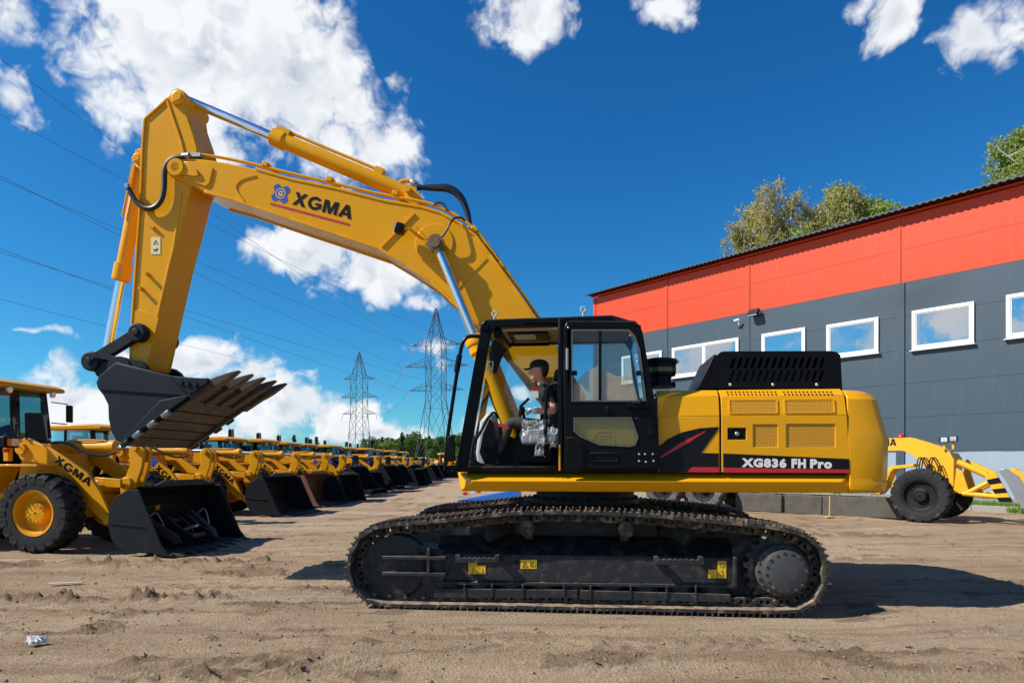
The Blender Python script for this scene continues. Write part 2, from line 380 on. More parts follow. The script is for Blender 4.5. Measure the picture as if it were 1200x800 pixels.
def brand(parent, p0, ux, uz, width, height, mt, name='letter'):
    """the maker's four bold letters, each a part of its own"""
    word = 'XGMA'; gap = .10; tot = sum(GLYPH[c][2] for c in word) + gap * 3; x = 0; p0 = Vector(p0); ux = Vector(ux).normalized(); uz = Vector(uz).normalized(); res = []
    for c in word:
        o, hs, w = GLYPH[c]; loops = [o] + hs; flat = [p for l in loops for p in l]
        tris = tessellate_polygon([[Vector((a, b, 0)) for a, b in l] for l in loops])
        m = MB(); m.add([p0 + ux * ((x + a) / tot * width) + uz * (b * height) for a, b in flat], tris); res.append(m.build(name, mt, parent)); x += w + gap
    return res

# ------------------------------------------------------------------ ground
_LAT = RNG.random((256, 256))
def vnoise(x, y):
    xi = np.floor(x).astype(int); yi = np.floor(y).astype(int); fx = x - xi; fy = y - yi
    fx = fx * fx * (3 - 2 * fx); fy = fy * fy * (3 - 2 * fy)
    g = lambda a, b: _LAT[a & 255, b & 255]
    return (g(xi, yi) * (1 - fx) + g(xi + 1, yi) * fx) * (1 - fy) + (g(xi, yi + 1) * (1 - fx) + g(xi + 1, yi + 1) * fx) * fy - .5
def fbm(x, y, o=5, gain=.5):
    r = 0; a = 1
    for i in range(o): r = r + a * vnoise(x + 17.3 * i, y - 9.1 * i); x = x * 2.03; y = y * 2.03; a *= gain
    return r
def sm(x, a, b): t = np.clip((x - a) / (b - a), 0, 1); return t * t * (3 - 2 * t)
CHURN = [(7.75, .0, -9, -2.95, .16, 1.35), (10.5, .01, -11, -3.4, .17, .9), (9.9, .0, -11, -4.5, .10, .5), (6.95, -.01, -9, -4.0, .09, .55), (7.3, .01, -3.6, -1.9, .08, .4), (5.1, .03, -3.0, -1.2, .10, .7), (6.45, -.02, .1, 2.4, .08, .45), (5.75, .03, .2, 3.2, .09, .5),
         (6.1, .0, 3.4, 6.5, .10, .5), (5.2, -.02, 1.5, 5.5, .10, .5), (14.0, .02, 2.5, 12, .2, .8), (16.4, -.03, 2.5, 13, .2, .8), (11.8, 0, -8, -1.5, .15, .5), (5.9, .02, -5.5, -2.9, .08, .4)]
def churn(X, Y):
    r = 0
    for yc, sl, x0, x1, w, a in CHURN:
        yy = Y - yc - sl * X - .10 * fbm(X * .8, X * 0 + yc, 3); e = .35 * fbm(X * 2.6, X * 0 + 3 * yc, 3)
        r = r + a * np.exp(-(yy / (w * (1 + 1.2 * e))) ** 2) * sm(X, x0, x0 + .7) * (1 - sm(X, x1 - .7, x1)) * np.clip(.80 + .9 * fbm(X * 1.6, X * 0 + 7 * yc, 3), 0, 1.2) * np.clip(.8 + 1.6 * fbm(X * 7 + Y * 5, Y * 9, 3), .1, 1.3)
    return r
def turned(X, Y):
    a = sm(fbm(X * .55 + 30 + .3 * vnoise(X * 2, Y * 2), Y * 1.9, 4, .6), .02, .34); return np.clip(.8 * a * sm(fbm(X * 2.3, Y * 3.1 + 9, 3, .6), -.22, .18) + 1.1 * churn(X, Y), 0, 1)
def ground_z(X, Y):
    near = 1 - sm(np.hypot(X, Y - 8), 14, 40)
    z = .075 * fbm(X * .22, Y * 1.5, 4) + .026 * fbm(X * .8, Y * 1.6 + 40, 5, .55) + .022 * fbm(X * 3.1, Y * 4.6, 4, .66)
    clod = fbm(X * 7, Y * 9 + 70, 4, .72); patch = turned(X, Y)
    z += .055 * np.maximum(clod - .05, 0) * (.10 + 1.5 * patch) + .012 * patch + .010 * vnoise(X * 29, Y * 29) * (.25 + patch)
    def lane(yc, slope, half, x0, x1, amp, per, diag, ridge):
        yy = Y - yc - slope * X - .12 * fbm(X * .35, Y * 0 + 3, 2)
        inb = (1 - sm(np.abs(yy), half * .75, half)) * sm(X, x0, x0 + .8) * (1 - sm(X, x1 - .8, x1))
        lug = np.clip(np.sin((X + diag * np.abs(yy) + .05 * fbm(X * 3, Y * 3, 2)) * 2 * math.pi / per) * 2.6, -1, 1) * np.clip(.45 + 2.2 * fbm(X * 1.3, Y * 2, 3), 0, 1)
        edge = np.exp(-((np.abs(yy) - half) / (.12 * 1)) ** 2) * sm(X, x0, x0 + .8) * (1 - sm(X, x1 - .8, x1)) * (.6 + 1.4 * fbm(X * 1.7, Y * 1.7, 3))
        return inb * (amp * lug - ridge * .5) + ridge * edge
    # ragged rows of earth thrown up by tyres, and worn tread prints
    b = churn(X, Y); z += b * (.034 + .15 * np.maximum(fbm(X * 9 + Y * 7, Y * 10 + 13, 4, .70) + .05, 0))
    z += lane(5.15, .06, .26, -3.4, -.6, .026, .20, -1.6, .03)
    z += lane(5.75, .02, .30, -1.2, 4.5, .012, .23, .9, .02)
    z += lane(8.6, .0, .30, -12, -2.4, .014, .22, -1.0, .02)
    z += lane(12.6, .03, .3, 3, 14, .02, .22, 1, .04)
    z += lane(15.5, -.02, .3, 2, 16, .02, .22, 1, .05)
    z = z * near + (1 - near) * .05 * fbm(X * .15, Y * .15, 3)
    # the tracks press the soil flat, with a crumbled lip outside
    tx = (X - .96) * math.cos(R(6)) - (Y - 8.77) * math.sin(R(6)); ty = (X - .96) * math.sin(R(6)) + (Y - 8.77) * math.cos(R(6))
    on = (1 - sm(np.abs(tx), 2.4, 2.75)) * (1 - sm(np.abs(np.abs(ty) - 1.3), .3, .40))
    z = z * (1 - on) - .018 * on
    fl = (1 - sm(np.abs(tx), 2.6, 3.3)) * (1 - sm(np.abs(ty), 2.0, 2.7)); z = z * (1 - .75 * fl) - .034 * fl
    lip = (1 - sm(np.abs(tx), 2.3, 2.9)) * np.exp(-((ty + 1.72) / .09) ** 2)
    z += lip * .022 * np.clip(.3 + 1.5 * fbm(X * 5, Y * 5, 3), 0, 1)
    return z
def axis(lo, hi, step, far, k=1.09):
    a = list(np.arange(lo, hi + 1e-6, step)); d = step
    while a[-1] < far[1]: d *= k; a.append(a[-1] + d)
    d = step
    while a[0] > far[0]: d *= k; a.insert(0, a[0] - d)
    return np.array(a)
def build_ground():
    xs = axis(-6.3, 6.9, .026, (-2500, 2500)); ys = axis(4.3, 11, .025, (-2500, 3000), 1.06)
    X, Y = np.meshgrid(xs, ys); Z = ground_z(X, Y)
    far = np.hypot(X, Y); Z = np.where(far > 60, Z * 0 - .02, Z)
    V = np.stack([X.ravel(), Y.ravel(), Z.ravel()], 1); nx, ny = len(xs), len(ys)
    i = np.arange(nx * ny).reshape(ny, nx)
    F = np.stack([i[:-1, :-1].ravel(), i[:-1, 1:].ravel(), i[1:, 1:].ravel(), i[1:, :-1].ravel()], 1)
    me = bpy.data.meshes.new('ground'); me.vertices.add(len(V)); me.vertices.foreach_set('co', V.ravel())
    me.loops.add(F.size); me.loops.foreach_set('vertex_index', F.ravel()); me.polygons.add(len(F))
    me.polygons.foreach_set('loop_start', np.arange(0, F.size, 4)); me.update(calc_edges=True); me.shade_smooth()
    at = me.attributes.new('turned', 'FLOAT', 'POINT'); at.data.foreach_set('value', (turned(X, Y) * (1 - sm(far, 25, 60)) + .25 * sm(far, 25, 60)).ravel().astype(np.float32))
    m = bpy.data.materials.new('dry_dirt'); m.use_nodes = True; t = NT(m.node_tree)
    pos = t.n('ShaderNodeNewGeometry').outputs['Position']
    st = t.v('MULTIPLY', pos, (.35, 1.4, 1))
    a = t.noise(st, .55, 6, .6); b = t.noise(pos, 2.3, 8, .65); c = t.noise(pos, 38, 4, .7); d = t.noise(st, .16, 3, .5)
    col = t.mix(t.sstep(a, .35, .62), (.39, .275, .165), (.50, .368, .235))
    col = t.mix(t.m('MULTIPLY', t.sstep(b, .54, .68), .4), col, (.30, .205, .135))
    col = t.mix(t.m('MULTIPLY', t.sstep(d, .45, .62), .55), col, (.50, .40, .28))
    col = t.mix(t.m('MULTIPLY', t.sstep(c, .47, .66), .50), col, (.215, .15, .098)); col = t.mix(t.m('MULTIPLY', t.sstep(t.noise(pos, 85, 3, .7), .55, .72), .45), col, (.50, .40, .29))
    s2 = t.noise(t.v('MULTIPLY', pos, (.28, 2.6, 1)), 1.0, 7, .62); s3 = t.noise(t.v('MULTIPLY', pos, (.5, 3.4, 1)), 1.7, 7, .68)
    col = t.mix(t.m('MULTIPLY', t.sstep(s2, .50, .62), .55), col, (.265, .175, .105)); col = t.mix(t.m('MULTIPLY', t.sstep(s3, .56, .66), .55), col, (.205, .135, .085))
    ta = t.n('ShaderNodeAttribute', attribute_name='turned').outputs['Fac']; col = t.mix(t.m('MULTIPLY', t.sstep(t.m('ADD', ta, t.m('MULTIPLY', t.m('SUBTRACT', b, .5), .9)), .2, .8), .66), col, (.185, .122, .076))
    vo = t.n('ShaderNodeTexVoronoi'); t.put(vo.inputs['Vector'], pos); vo.inputs['Scale'].default_value = 26
    sv = t.n('ShaderNodeSeparateColor'); t.put(sv.inputs[0], vo.outputs['Color'])
    peb = t.m('MULTIPLY', t.m('GREATER_THAN', sv.outputs[0], .86), t.sstep(vo.outputs['Distance'], .42, .30))
    col = t.mix(t.m('MULTIPLY', peb, .6), col, (.42, .38, .33))
    p = t.n('ShaderNodeBsdfPrincipled'); t.put(p.inputs['Base Color'], col); p.inputs['Roughness'].default_value = .95; p.inputs['Specular IOR Level'].default_value = .15
    bm_ = t.n('ShaderNodeBump'); bm_.inputs['Strength'].default_value = 1.0; bm_.inputs['Distance'].default_value = .055
    hh = t.m('ADD', t.m('MULTIPLY', t.noise(pos, 30, 6, .75), .9), t.m('ADD', t.m('MULTIPLY', c, .6), t.m('MULTIPLY', peb, .25)))
    t.put(bm_.inputs['Height'], hh); t.put(p.inputs['Normal'], bm_.outputs[0])
    o = t.n('ShaderNodeOutputMaterial'); t.put(o.inputs[0], p.outputs[0])
    me.materials.append(m); g = bpy.data.objects.new('ground', me); COL.objects.link(g); tag(g, 'bare sandy dirt yard with ruts and tyre marks', None, None, 'structure')
    # loose stones and clods
    n = 16000; px = RNG.uniform(-8, 9, n); py = 4.4 + 10 * RNG.random(n) ** 1.7
    keep = (turned(px, py) + .25 > RNG.random(n)) & ~((np.abs(py - 8.6 + .1 * px) < 1.9) & (px > -1.6) & (px < 3.6)); px, py = px[keep], py[keep]
    pz = ground_z(px, py); mb = MB()
    ico = [(0, 0, 1), (.9, 0, .2), (.1, .9, .1), (-.9, .15, .25), (-.1, -.9, .2), (0, 0, -.6)]
    fi = [(0, 1, 2), (0, 2, 3), (0, 3, 4), (0, 4, 1), (5, 2, 1), (5, 3, 2), (5, 4, 3), (5, 1, 4)]
    vs = []; fs = []
    for x, y, z in zip(px, py, pz):
        r = .006 + .016 * random.random() ** 3 + (.02 if random.random() < .012 else 0); k = len(vs); a = random.random() * 6.3; ca, sa = math.cos(a), math.sin(a)
        for v in ico:
            q = [v[i] * r * random.uniform(.7, 1.3) for i in range(3)]
            vs.append((x + q[0] * ca - q[1] * sa, y + q[0] * sa + q[1] * ca, z + q[2] * .8 + r * .2))
        fs += [tuple(i + k for i in f) for f in fi]
    me = bpy.data.meshes.new('loose_stones'); me.from_pydata(vs, [], fs)
    me.materials.append(mat('stone', (.24, .18, .125), .9, dust=.5, dustcol=(.34, .25, .165), dscale=2, spec=.1)); o = bpy.data.objects.new('loose_stones', me); COL.objects.link(o)
    tag(o, 'small loose stones and clods lying on the dirt', 'stones', None, 'stuff')
build_ground()
def gz(x, y): return float(ground_z(np.array([float(x)]), np.array([float(y)]))[0])

# ------------------------------------------------------------------ warehouse
def panel_mat(name, col, rough=.45):
    m = bpy.data.materials.new(name); m.use_nodes = True; t = NT(m.node_tree)
    tc = t.n('ShaderNodeTexCoord').outputs['Object']; s = t.n('ShaderNodeSeparateXYZ'); t.put(s.inputs[0], tc)
    p = t.n('ShaderNodeBsdfPrincipled'); n = t.noise(tc, .5, 5, .6); n3 = t.noise(t.v('MULTIPLY', tc, (3, 1, .3)), 2, 4, .6)
    c = t.mix(t.m('MULTIPLY', t.sstep(n, .35, .75), .35), col, tuple(x * .75 + .02 for x in col))
    c = t.mix(t.m('MULTIPLY', t.sstep(n3, .5, .8), .22), c, tuple(x * .55 + .1 for x in col))
    st = t.noise(t.v('MULTIPLY', tc, (9, 1, .12)), 1, 5, .65); c = t.mix(t.m('MULTIPLY', t.sstep(st, .56, .78), .35), c, tuple(x * .6 + .03 for x in col))
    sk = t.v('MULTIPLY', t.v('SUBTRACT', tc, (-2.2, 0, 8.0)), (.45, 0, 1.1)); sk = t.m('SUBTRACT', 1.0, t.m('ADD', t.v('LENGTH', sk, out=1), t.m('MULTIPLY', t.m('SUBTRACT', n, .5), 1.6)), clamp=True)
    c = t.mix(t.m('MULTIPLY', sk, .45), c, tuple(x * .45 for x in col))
    rib = t.sstep(t.m('PINGPONG', s.outputs[2], .05), .0, .010); c = t.mix(t.m('MULTIPLY', t.m('SUBTRACT', 1.0, rib), .22), c, tuple(x * .5 for x in col))
    t.put(p.inputs['Base Color'], c); p.inputs['Roughness'].default_value = rough; p.inputs['Specular IOR Level'].default_value = .35
    b = t.n('ShaderNodeBump'); b.inputs['Strength'].default_value = .5; b.inputs['Distance'].default_value = .006
    w = t.m('PINGPONG', s.outputs[2], .05); t.put(b.inputs['Height'], t.m('ADD', t.m('MULTIPLY', t.sstep(w, .0, .012), .3), t.m('MULTIPLY', t.noise(tc, 1.1, 2), .9)))
    t.put(p.inputs['Normal'], b.outputs[0]); o = t.n('ShaderNodeOutputMaterial'); t.put(o.inputs[0], p.outputs[0]); MATS[name] = m; return m
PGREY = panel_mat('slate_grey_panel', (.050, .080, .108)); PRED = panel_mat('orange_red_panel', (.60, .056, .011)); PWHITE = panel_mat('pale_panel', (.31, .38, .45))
FRAMEW = mat('white_window_frame', (.80, .80, .80), .35, var=.03)
def pane_mat():
    m = bpy.data.materials.new('mirror_window_glass'); m.use_nodes = True; t = NT(m.node_tree)
    p = t.n('ShaderNodeBsdfPrincipled'); p.inputs['Base Color'].default_value = (.02, .025, .03, 1); p.inputs['Roughness'].default_value = .03; p.inputs['IOR'].default_value = 1.5
    g = t.n('ShaderNodeBsdfGlossy'); g.inputs['Roughness'].default_value = .02; t.put(g.inputs[0], (.80, .84, .88))
    b = t.n('ShaderNodeBump'); b.inputs['Strength'].default_value = .12; b.inputs['Distance'].default_value = .02
    t.put(b.inputs['Height'], t.noise(t.n('ShaderNodeTexCoord').outputs['Object'], 1.2, 2)); t.put(g.inputs['Normal'], b.outputs[0])
    ms = t.n('ShaderNodeMixShader'); ms.inputs[0].default_value = .62; t.put(ms.inputs[1], p.outputs[0]); t.put(ms.inputs[2], g.outputs[0])
    o = t.n('ShaderNodeOutputMaterial'); t.put(o.inputs[0], ms.outputs[0]); return m
PANE = pane_mat()
BF = Frame((16.9, 24.0), 51.17)
def build_warehouse():
    root = empty('warehouse', (16.9, 24, 0), BF.rz, 'large slate grey warehouse with orange red upper band and white framed windows', 'warehouse')
    x0 = -19.2; x1 = 15.0; ztop = 11.15; zmid = 8.57; dep = 13.0
    m = MB(); m.box(((x0 + x1) / 2, dep / 2 + .06, 5.5), (x1 - x0 - .1, dep, 11.0)); m.build('wall_core', PGREY, root)
    m = MB(); m.box(((x0 + x1) / 2, -.04, .14), (x1 - x0, .2, .30)); m.build('plinth', CONC, root, .01)
    seams = [x0] + [BF.at(p, 400, -.08)[0] for p in (781, 877, 1053)] + [3.6, 9.4, x1]
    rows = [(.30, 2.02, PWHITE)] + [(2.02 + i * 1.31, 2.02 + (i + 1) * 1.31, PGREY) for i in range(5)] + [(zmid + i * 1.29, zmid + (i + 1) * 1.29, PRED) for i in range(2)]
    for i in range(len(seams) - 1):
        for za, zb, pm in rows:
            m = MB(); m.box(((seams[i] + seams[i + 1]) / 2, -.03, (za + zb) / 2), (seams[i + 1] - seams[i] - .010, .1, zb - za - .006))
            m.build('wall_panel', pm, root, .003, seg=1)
    for x in seams:
        for za, zb, pm in ((.30, zmid, PGREY), (zmid, ztop, PRED)):
            m = MB(); w = .17 if x != x0 else .2; m.box((x + (.0 if x != x0 else .05), -.095, (za + zb) / 2), (w, .03, zb - za - .004)); m.build('seam_flashing', pm, root)
    m = MB(); m.box((seams[3] + .16, -.10, (zmid + .3) / 2), (.14, .06, zmid - .31)); m.build('cable_duct', PGREY, root, .01)
    # ragged end of the grey paint above the pale base course
    rg = []; xx = -6.0
    while xx < x1: rg.append((xx, 1.99 - .03 * random.random() - (.10 if random.random() < .12 else 0))); xx += random.uniform(.1, .5)
    m = MB(); m.prism([(-6.0, 2.06)] + rg + [(x1, 2.06)], -.086, -.0825); m.build('paint_edge', PGREY, root)
    # windows
    for (pl, pr, tl, bl, mul) in [(729, 776, 418, 450, 2), (788, 866, 408, 443, 2), (893, 944, 391.6, 432, 1), (969, 1030, 381, 420.4, 1), (1069, 1142, 364.6, 410.5, 1), (1179.3, 1262, 346, 397, 1)]:
        a, zt = BF.at(pl, tl, -.1); _, zb = BF.at(pl, bl, -.1); b, _ = BF.at(pr, tl, -.1); fw = .13
        m = MB(); hs = []; w = (b - a - fw) / mul
        for k in range(mul): hs.append([(a + fw + k * w, zb + fw), (a + (k + 1) * w, zb + fw), (a + (k + 1) * w, zt - fw), (a + fw + k * w, zt - fw)])
        m.prism([(a, zb), (b, zb), (b, zt), (a, zt)], -.16, -.081, hs); win = m.build('window', FRAMEW, root, .012)
        m = MB()
        for h in hs: m.prism([(h[0][0] - .01, h[0][1] - .01), (h[1][0] + .01, h[1][1] - .01), (h[2][0] + .01, h[2][1] + .01), (h[3][0] - .01, h[3][1] + .01)], -.115, -.095)
        m.build('pane', PANE, win)
        m = MB()
        for h in hs:
            g = [(h[0][0] + .035, h[0][1] + .035), (h[1][0] - .035, h[1][1] + .035), (h[2][0] - .035, h[2][1] - .035), (h[3][0] + .035, h[3][1] - .035)]
            m.prism([(h[0][0] + .002, h[0][1] + .002), (h[1][0] - .002, h[1][1] + .002), (h[2][0] - .002, h[2][1] - .002), (h[3][0] + .002, h[3][1] - .002)], -.135, -.118, [g])
        m.build('sash', FRAMEW, win, .006)
        m = MB(); m.box(((a + b) / 2, -.16, zb - .03), (b - a + .1, .16, .03)); m.build('sill', FRAMEW, win)
    # corrugated roof with an overhanging eave
    m = MB(); n = int((x1 - x0 + .5) / .06); prof = []
    for i in range(n + 1):
        x = x0 - .25 + i * .06; prof.append((x, .04 if (i // 2) % 2 == 0 else 0))
    va = [(x, -.58, 11.26 + h) for x, h in prof] + [(x, dep + .4, 12.2 + h) for x, h in prof]
    N = len(prof); m.add(va, [(i, i + 1, N + i + 1, N + i) for i in range(N - 1)])
    vb = [(x, y, z - .012) for x, y, z in va]; m.add(vb, [(i, i + 1, N + i + 1, N + i) for i in range(N - 1)])
    m.build('roof', mat('dark_roof_sheet', (.045, .012, .012), .7, spec=.15), root, angle=10)
    m = MB(); m.box(((x0 + x1) / 2, -.13, 11.22), (x1 - x0 + .3, .16, .06)); m.build('eave_soffit', PRED, root)
    m = MB(); m.box(((x0 + x1) / 2, dep / 2 + .1, 11.3), (x1 - x0 - .2, dep - .4, .7)); m.build('roof_deck', PGREY, root)
    # flood lamp and camera on the wall
    f = empty('flood_lamp', (0, 0, 0), BF.rz, 'small dark flood lamp fixed to the warehouse wall at the red and grey border', 'flood lamp')
    p = BF.p3(883, 366, -.35); f.location = (BF.o[0] + p.x * BF.c + p.y * BF.s, BF.o[1] - p.x * BF.s + p.y * BF.c, p.z)
    m = MB(); m.box((0, 0, 0), (.52, .16, .32), Euler((R(-35), 0, 0)).to_matrix()); m.build('housing', CHAR, f, .02)
    m = MB(); m.box((0, -.075, -.055), (.44, .01, .25), Euler((R(-35), 0, 0)).to_matrix()); m.build('lens', LAMPG, f)
    m = MB(); m.bar((-.2, 0, 0), (-.2, .27, .05), .04); m.bar((.2, 0, 0), (.2, .27, .05), .04); m.build('bracket', STEEL, f)
    f = empty('security_camera', (0, 0, 0), BF.rz, 'small white security camera on the warehouse wall beside the flood lamp', 'camera')
    p = BF.p3(864, 375, -.3); f.location = (BF.o[0] + p.x * BF.c + p.y * BF.s, BF.o[1] - p.x * BF.s + p.y * BF.c, p.z)
    m = MB(); m.cyl((-.14, -.08, -.03), (.10, .0, .02), .05, n=10); m.build('body', FRAMEW, f)
    m = MB(); m.cyl((-.19, -.095, -.038), (-.141, -.08, -.031), .047, n=10); m.build('lens', INK, f)
    m = MB(); m.tube([(.05, 0, -.02), (.05, .05, -.22), (.05, .21, -.22)], .025); m.build('bracket', FRAMEW, f)
build_warehouse()
def bworld(x, y, z): return (BF.o[0] + x * BF.c + y * BF.s, BF.o[1] - x * BF.s + y * BF.c, z)
def build_kerb():
    k = empty('kerb', (16.9, 24, 0), BF.rz); tag(k, 'pale concrete kerb along the grass strip below the warehouse', None, None, 'structure')
    for i in range(16):
        m = MB(); m.box((-9 + i * 1.005, -2.75, .06), (.995, .18, .26)); m.build('kerb_stone', CONC, k, .015)
    m = MB(); m.box((-1, -1.35, -.02), (17, 2.6, .14)); o = m.build('turf', mat('turf_soil', (.06, .08, .025), .95), None); o.location = (16.9, 24, 0); o.rotation_euler = (0, 0, BF.rz)
    tag(o, 'soil strip under the grass beside the warehouse', None, None, 'structure')
    vs = []; fs = []
    for i in range(15000):
        x = random.uniform(-9, 7.4); y = random.uniform(-2.6, -.15); h = random.uniform(.08, .26); a = random.random() * 6.28; b = .02; k0 = len(vs)
        if random.random() < .06: y = random.uniform(-3.5, -2.85); x = random.uniform(1.6, 6)
        dx, dy = math.cos(a), math.sin(a); l = random.uniform(-.1, .1)
        vs += [bworld(x - dx * b, y - dy * b, .04), bworld(x + dx * b, y + dy * b, .04), bworld(x + dy * l, y - dx * l, .05 + h)]; fs.append((k0, k0 + 1, k0 + 2))
    me = bpy.data.meshes.new('grass'); me.from_pydata(vs, [], fs); me.materials.append(leaf_mat('grass_blades', [(.10, .22, .02), (.20, .34, .04), (.16, .28, .03)])); o = bpy.data.objects.new('grass', me); COL.objects.link(o)
    tag(o, 'bright green grass growing along the foot of the warehouse', 'grass', None, 'stuff')

# ------------------------------------------------------------------ vegetation
def leaf_mat(name, cols):
    if name in MATS: return MATS[name]
    m = bpy.data.materials.new(name); m.use_nodes = True; t = NT(m.node_tree)
    g = t.n('ShaderNodeNewGeometry'); rp = t.n('ShaderNodeValToRGB'); t.put(rp.inputs[0], g.outputs['Random Per Island'])
    e = rp.color_ramp.elements; e[0].color = (*cols[0], 1); e[1].color = (*cols[-1], 1)
    for i, c in enumerate(cols[1:-1]): x = e.new((i + 1) / (len(cols) - 1)); x.color = (*c, 1)
    d = t.n('ShaderNodeBsdfPrincipled'); t.put(d.inputs['Base Color'], rp.outputs[0]); d.inputs['Roughness'].default_value = .6; d.inputs['Specular IOR Level'].default_value = .3
    tr = t.n('ShaderNodeBsdfTranslucent'); t.put(tr.inputs[0], rp.outputs[0])
    ms = t.n('ShaderNodeMixShader'); ms.inputs[0].default_value = .5; t.put(ms.inputs[1], d.outputs[0]); t.put(ms.inputs[2], tr.outputs[0])
    o = t.n('ShaderNodeOutputMaterial'); t.put(o.inputs[0], ms.outputs[0]); MATS[name] = m; return m
build_kerb()
BARKW = mat('birch_bark', (.55, .53, .49), .8, dust=.35, dustcol=(.06, .05, .045), dscale=6); BARK = mat('brown_bark', (.09, .065, .045), .9, bump=.3)
def leaf_mesh(name, pts, size, m, droop=.4):
    n = len(pts); P = np.array(pts); a = RNG.normal(size=(n, 3)); a[:, 2] -= droop; a /= np.linalg.norm(a, axis=1)[:, None]
    b = np.cross(a, RNG.normal(size=(n, 3))); b /= np.linalg.norm(b, axis=1)[:, None] + 1e-6
    s = size * RNG.uniform(.6, 1.3, n)[:, None]
    V = np.empty((n, 4, 3)); V[:, 0] = P; V[:, 1] = P + a * s * .5 + b * s * .36; V[:, 2] = P + a * s; V[:, 3] = P + a * s * .5 - b * s * .36
    me = bpy.data.meshes.new(name); me.from_pydata(V.reshape(-1, 3).tolist(), [], np.arange(4 * n).reshape(n, 4).tolist()); me.materials.append(m); return me
def birch(base, H, spread, nlimb, mcol, label, crown0=.35, seed=1):
    rnd = random.Random(seed); root = empty('birch_tree', base, 0, label, 'tree', 'birches behind the warehouse')
    tb = MB(); lean = rnd.uniform(-.06, .06) * H; top = Vector((lean, rnd.uniform(-.5, .5), H * .97))
    tp = [Vector((lean * (i / 8) ** 2 + rnd.uniform(-.12, .12), rnd.uniform(-.1, .1), H * .97 * i / 8)) for i in range(9)]
    tb.tube(tp, [.24 - .026 * i for i in range(9)], 8); lb = MB(); leaves = []
    for i in range(nlimb):
        f = crown0 + (1 - crown0) * ((i + .5) / nlimb) ** .9 * .97; s = Vector((lean * f * f, 0, H * .97 * f)); az = rnd.random() * 6.28 + i * 2.4
        L = spread * (1.05 - .72 * (f - crown0) / (1 - crown0)) * rnd.uniform(.65, 1.15)
        e = s + Vector((math.cos(az) * L, math.sin(az) * L, L * rnd.uniform(.45, 1.0))); mid = s.lerp(e, .5) + Vector((0, 0, -.06 * L))
        lb.tube([s, mid, e], [.075, .05, .02], 5)
        for j in range(11):
            g = .3 + .75 * rnd.random(); q = s.lerp(e, min(g, 1)) + Vector((rnd.gauss(0, .35), rnd.gauss(0, .35), rnd.gauss(0, .2))); r = .5 + L * .16
            a2 = rnd.random() * 6.28; drop = rnd.uniform(.8, 2.4); o2 = Vector((math.cos(a2), math.sin(a2), 0)) * rnd.uniform(.2, .9)
            lb.tube([s.lerp(e, min(g, 1)), q, q + o2 * .6 + Vector((0, 0, -.2 * drop)), q + o2 + Vector((0, 0, -drop))], [.02, .014, .01, .006], 3)
            for k in range(72):
                u = rnd.random(); c = q + o2 * u + Vector((0, 0, .15 - drop * u * u)) + Vector((rnd.gauss(0, .17), rnd.gauss(0, .17), rnd.gauss(0, .15))); leaves.append(c[:])
    tb.build('trunk', BARKW, root); lb.build('limbs', BARKW, root); inst('crown', leaf_mesh('crown', leaves, .20, mcol, .7), root)
BG = leaf_mat('birch_leaves', [(.29, .34, .08), (.38, .42, .11), (.46, .42, .15), (.48, .36, .17), (.30, .38, .09)])
BG2 = leaf_mat('green_birch_leaves', [(.19, .28, .05), (.29, .38, .07), (.38, .43, .10), (.24, .32, .07)])
BG3 = leaf_mat('rusty_birch_leaves', [(.42, .36, .14), (.48, .36, .17), (.38, .38, .11), (.52, .43, .20), (.34, .40, .10)])
for i, (px, d, H, sp, nl, mc, lb) in enumerate([
    (866, 50, 19.6, 2.6, 18, BG, 'thin small birch behind the warehouse, leftmost of the birches above its roof'),
    (916, 51, 22.2, 3.6, 28, BG3, 'birch with reddish brown thinning leaves rising behind the warehouse roof'),
    (964, 50, 22.4, 3.4, 30, BG, 'tallest birch with olive leaves above the middle of the warehouse roof'),
    (1010, 49, 21.4, 2.9, 26, BG2, 'greener birch at the right end of the clump behind the warehouse roof'),
    (990, 50, 22.0, 2.6, 22, BG2, 'slender green birch between the two tallest birches behind the warehouse'),
    (940, 46, 17.6, 2.6, 18, BG2, 'low bright green birch in front of the taller birches behind the warehouse'),
    (1206, 38, 20.9, 2.9, 28, BG2, 'tall green tree behind the warehouse at the right edge of the photo'),
    (1100, 47, 17.6, 1.2, 10, BG, 'pointed treetop just showing over the warehouse roof right of the birches')]):
    birch(((px - 600) / FPX * d, d, 0), H, sp * 1.35, nl, mc, lb, .45, 20 + i)

def far_tree_parts(kind, seed):
    rnd = random.Random(seed); pts = []
    if kind == 'spruce':
        for i in range(26):
            z = 1.2 + i * .42; L = 2.3 * (1 - i / 27) + .12
            for k in range(18):
                a = rnd.random() * 6.28; q = L * rnd.uniform(.25, 1); pts.append((math.cos(a) * q, math.sin(a) * q, z - q * .25 + rnd.gauss(0, .1)))
        return leaf_mesh('crown', pts, .75, leaf_mat('spruce_needles', [(.012, .028, .014), (.02, .04, .018), (.03, .05, .022)]), 1.0)
    for c in range(17):
        a = rnd.random() * 6.28; q = 2.6 * math.sqrt(rnd.random()); z = rnd.uniform(3, 9.6); q *= 1.1 - abs(z - 5.5) / 7; rr = rnd.uniform(.8, 1.5)
        for k in range(62):
            v = Vector((rnd.gauss(0, 1), rnd.gauss(0, 1), rnd.gauss(0, 1))).normalized() * rr * rnd.uniform(.7, 1.05)
            pts.append((math.cos(a) * q + v.x, math.sin(a) * q + v.y, z + v.z * .8))
    cols = {'a': [(.06, .14, .015), (.11, .21, .03), (.08, .17, .02)], 'b': [(.15, .24, .03), (.22, .31, .04), (.18, .26, .035)], 'c': [(.045, .10, .015), (.07, .14, .02), (.08, .14, .028)]}[kind]
    return leaf_mesh('crown', pts, .62, leaf_mat('far_leaves_' + kind, cols), .2)
